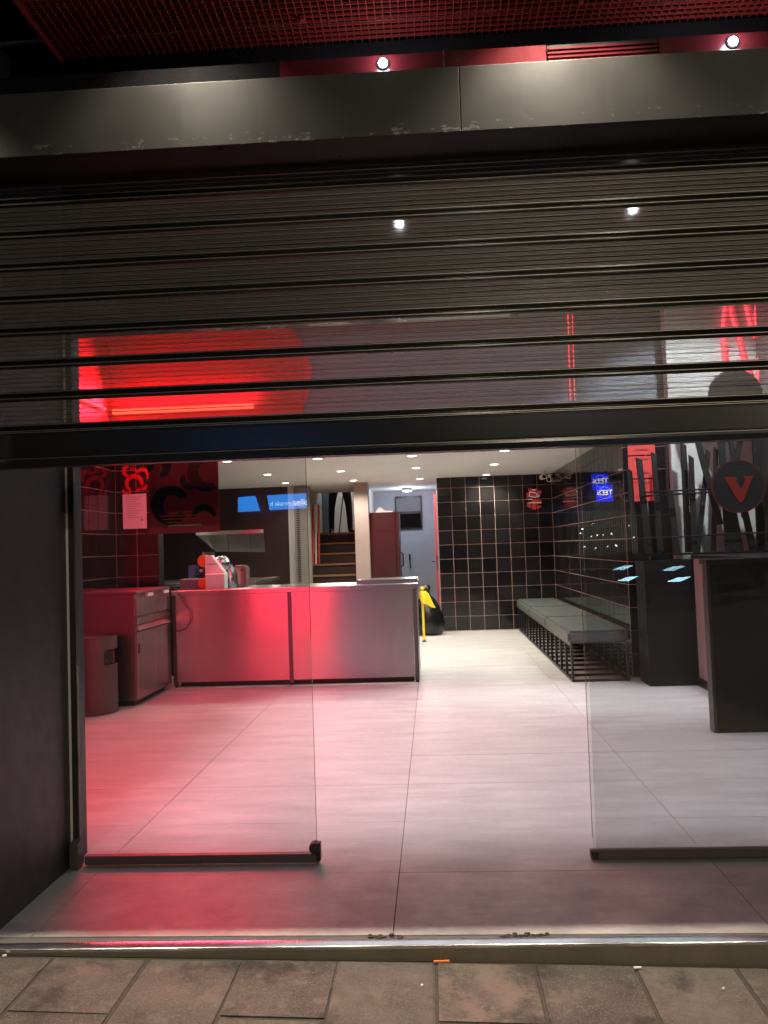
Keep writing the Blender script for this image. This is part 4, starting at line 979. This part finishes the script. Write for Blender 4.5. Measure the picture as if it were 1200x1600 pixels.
# lit shop window with upright bars
t = thing('opposite_shop_window', 'dimly lit shop window with upright bars across the road', 'shop window', (mir(950,860).x,OY-.45,.6))
a, b = mir(903,800), mir(1003,862)
obj('window_glow', MB().box(a.x, b.x, OY-.48, OY-.45, b.z, a.z), emit('dim_window_glow', (.55,.6,.5), .55), t)
for i in range(26):
    x = a.x+(b.x-a.x)*i/25; obj('bar', MB().box(x-.022, x+.022, OY-.44, OY-.40, b.z, a.z), M_BLACK, t)
for i in range(9):
    pp = mir(random.uniform(906,1000), random.uniform(815,858)); obj('bulb', MB().ball((pp.x,OY-.38,pp.z), .03, 8), emit('bulb_%d' % i, (.9,.95,1), 14), t)
# car standing in the road with its lights on
CXc, CYc = at(1105, 890, 19.0).x, -12.6
t = thing('parked_car', 'dark car facing the shop with cold white headlights, mirrored in the right pane', 'car', (CXc,CYc,-.24))
prof = [(-2.1,.25),(2.1,.25),(2.15,.55),(2.05,.78),(1.1,.92),(.45,1.38),(-1.0,1.42),(-1.8,.98),(-2.15,.9)]
obj('body', MB().prism([(CYc+y, z-.24) for y, z in prof], CXc-.88, CXc+.88, 'x'), paint('dark_car_paint', (.015,.017,.022), .2, .1), t, bevel=.06, seg=2)
for sx in (-1, 1):
    for yy_ in (-1.3, 1.3):
        w_ = obj('wheel', MB().lathe([(.2,-.1),(.31,-.09),(.32,0),(.31,.09),(.2,.1)], (CXc+sx*.82,CYc+yy_,.08), 24, 'x'), M_BAG, t, smooth=True)
        sub('rim', MB().lathe([(.19,-.105),(.19,.105)], (CXc+sx*.82,CYc+yy_,.08), 16, 'x'), M_CHROME, w_)
    h_ = obj('headlight', MB().box(CXc+sx*.62-.36, CXc+sx*.62+.36, CYc+2.1, CYc+2.17, .28, .56), M_BLACKG, t)
    for j in range(1):
        x_ = CXc+sx*.62
        sub('light_bar', MB().prism([(x_-.26,.33),(x_+.04,.33),(x_+.30,.44),(x_+.0,.42)], CYc+2.171, CYc+2.18, 'y'), emit('headlight_led', (.45,.8,1), 13), h_)
obj('windscreen', MB().add([(CXc-.7,CYc+1.08,.70),(CXc+.7,CYc+1.08,.70),(CXc+.6,CYc+.5,1.13),(CXc-.6,CYc+.5,1.13)], [(0,1,2,3)]), M_BLACKG, t)
t.rotation_euler.z = math.radians(48)
# unseen street lamp added to light the far facade
t = thing('added_street_lamp', 'unseen street lamp added across the road to light the stone facade', 'street lamp', (13,-15,-.2))
obj('pole', MB().tube([(13,-15,-.2),(13,-15,6.5)], [.07,.05], 12), M_BLACK, t, smooth=True)
obj('lamp_head', MB().box(12.85,13.15,-15.6,-14.9,6.5,6.6), M_BLACK, t, bevel=.02)
lamp('street_light', 'POINT', (13,-15.3,6.3), 1500, (1,.86,.66), t, shadow_soft_size=.15)

t = thing('added_street_lamp', 'warm street lamp added unseen behind the viewer to light the shutter', 'street lamp', (1.8,-5,-.2))  # put in behind the viewer to brighten the shutter front
obj('pole', MB().tube([(1.8,-5,-.2),(1.8,-5,4.6)], [.06,.045], 12), M_BLACK, t, smooth=True)
obj('lamp_head', MB().lathe([(.05,0),(.2,.03),(.18,.08),(.05,.12)], (1.8,-5,4.6), 20), M_BLACK, t, smooth=True)
lamp('street_light', 'POINT', (1.8,-5,4.5), 600, (1,.89,.73), t, shadow_soft_size=.1)

# ================================================================== LITTER, small things on the ground
def pz(px, py):
    r = ray(px, py); z = pave_z(0)
    for _ in range(4):
        p = Vector((0,0,EYE))+r*((z-EYE)/r.z); z = pave_z(p.x)+.004
    return p
for i, (px_, py_, L, ang, mm, lab) in enumerate(((690,1504,.05,.05,M_ORANGE,'orange and white cigarette end against the step'), (996,1514,.022,.1,M_PAPER,'pale cigarette end against the step at right'),
        (7,1495,.012,.4,M_PAPER,'small white scrap by the left end of the step'), (659,1542,.008,1.,M_PAPER,'tiny white speck on the paving below the middle of the step'),(1130,1547,.009,.7,M_PAPER,'tiny white speck on the paving at right'))):
    p = pz(px_, py_); d = Vector((math.cos(ang), math.sin(ang), 0))*L/2
    tag(obj('cigarette_end' if L > .02 else 'paper_scrap', MB().tube([p-d+Vector((0,0,.004)), p+Vector((0,0,.004)), p+d+Vector((0,0,.004))], .0038, 8), mm), lab, 'litter')
for i, (u0, u1) in enumerate(((578,628),(772,860))):
    a = at(u0, 1462, 2.64).x; b = at(u1, 1462, 2.64).x
    k = MB()
    for j in range(26):
        x = random.uniform(a, b); r = random.uniform(.003,.008); k.ball((x, 2.640+x*FT+random.uniform(-.012,.014), r*.5), r, 6, (1.3,.8,.6))
    tag(obj('mortar_crumbs', k, M_SAND), ('left' if i == 0 else 'right')+' patch of broken mortar crumbs along the steel nosing', 'mortar', kind='stuff')
for o in BASES: del o['_base']
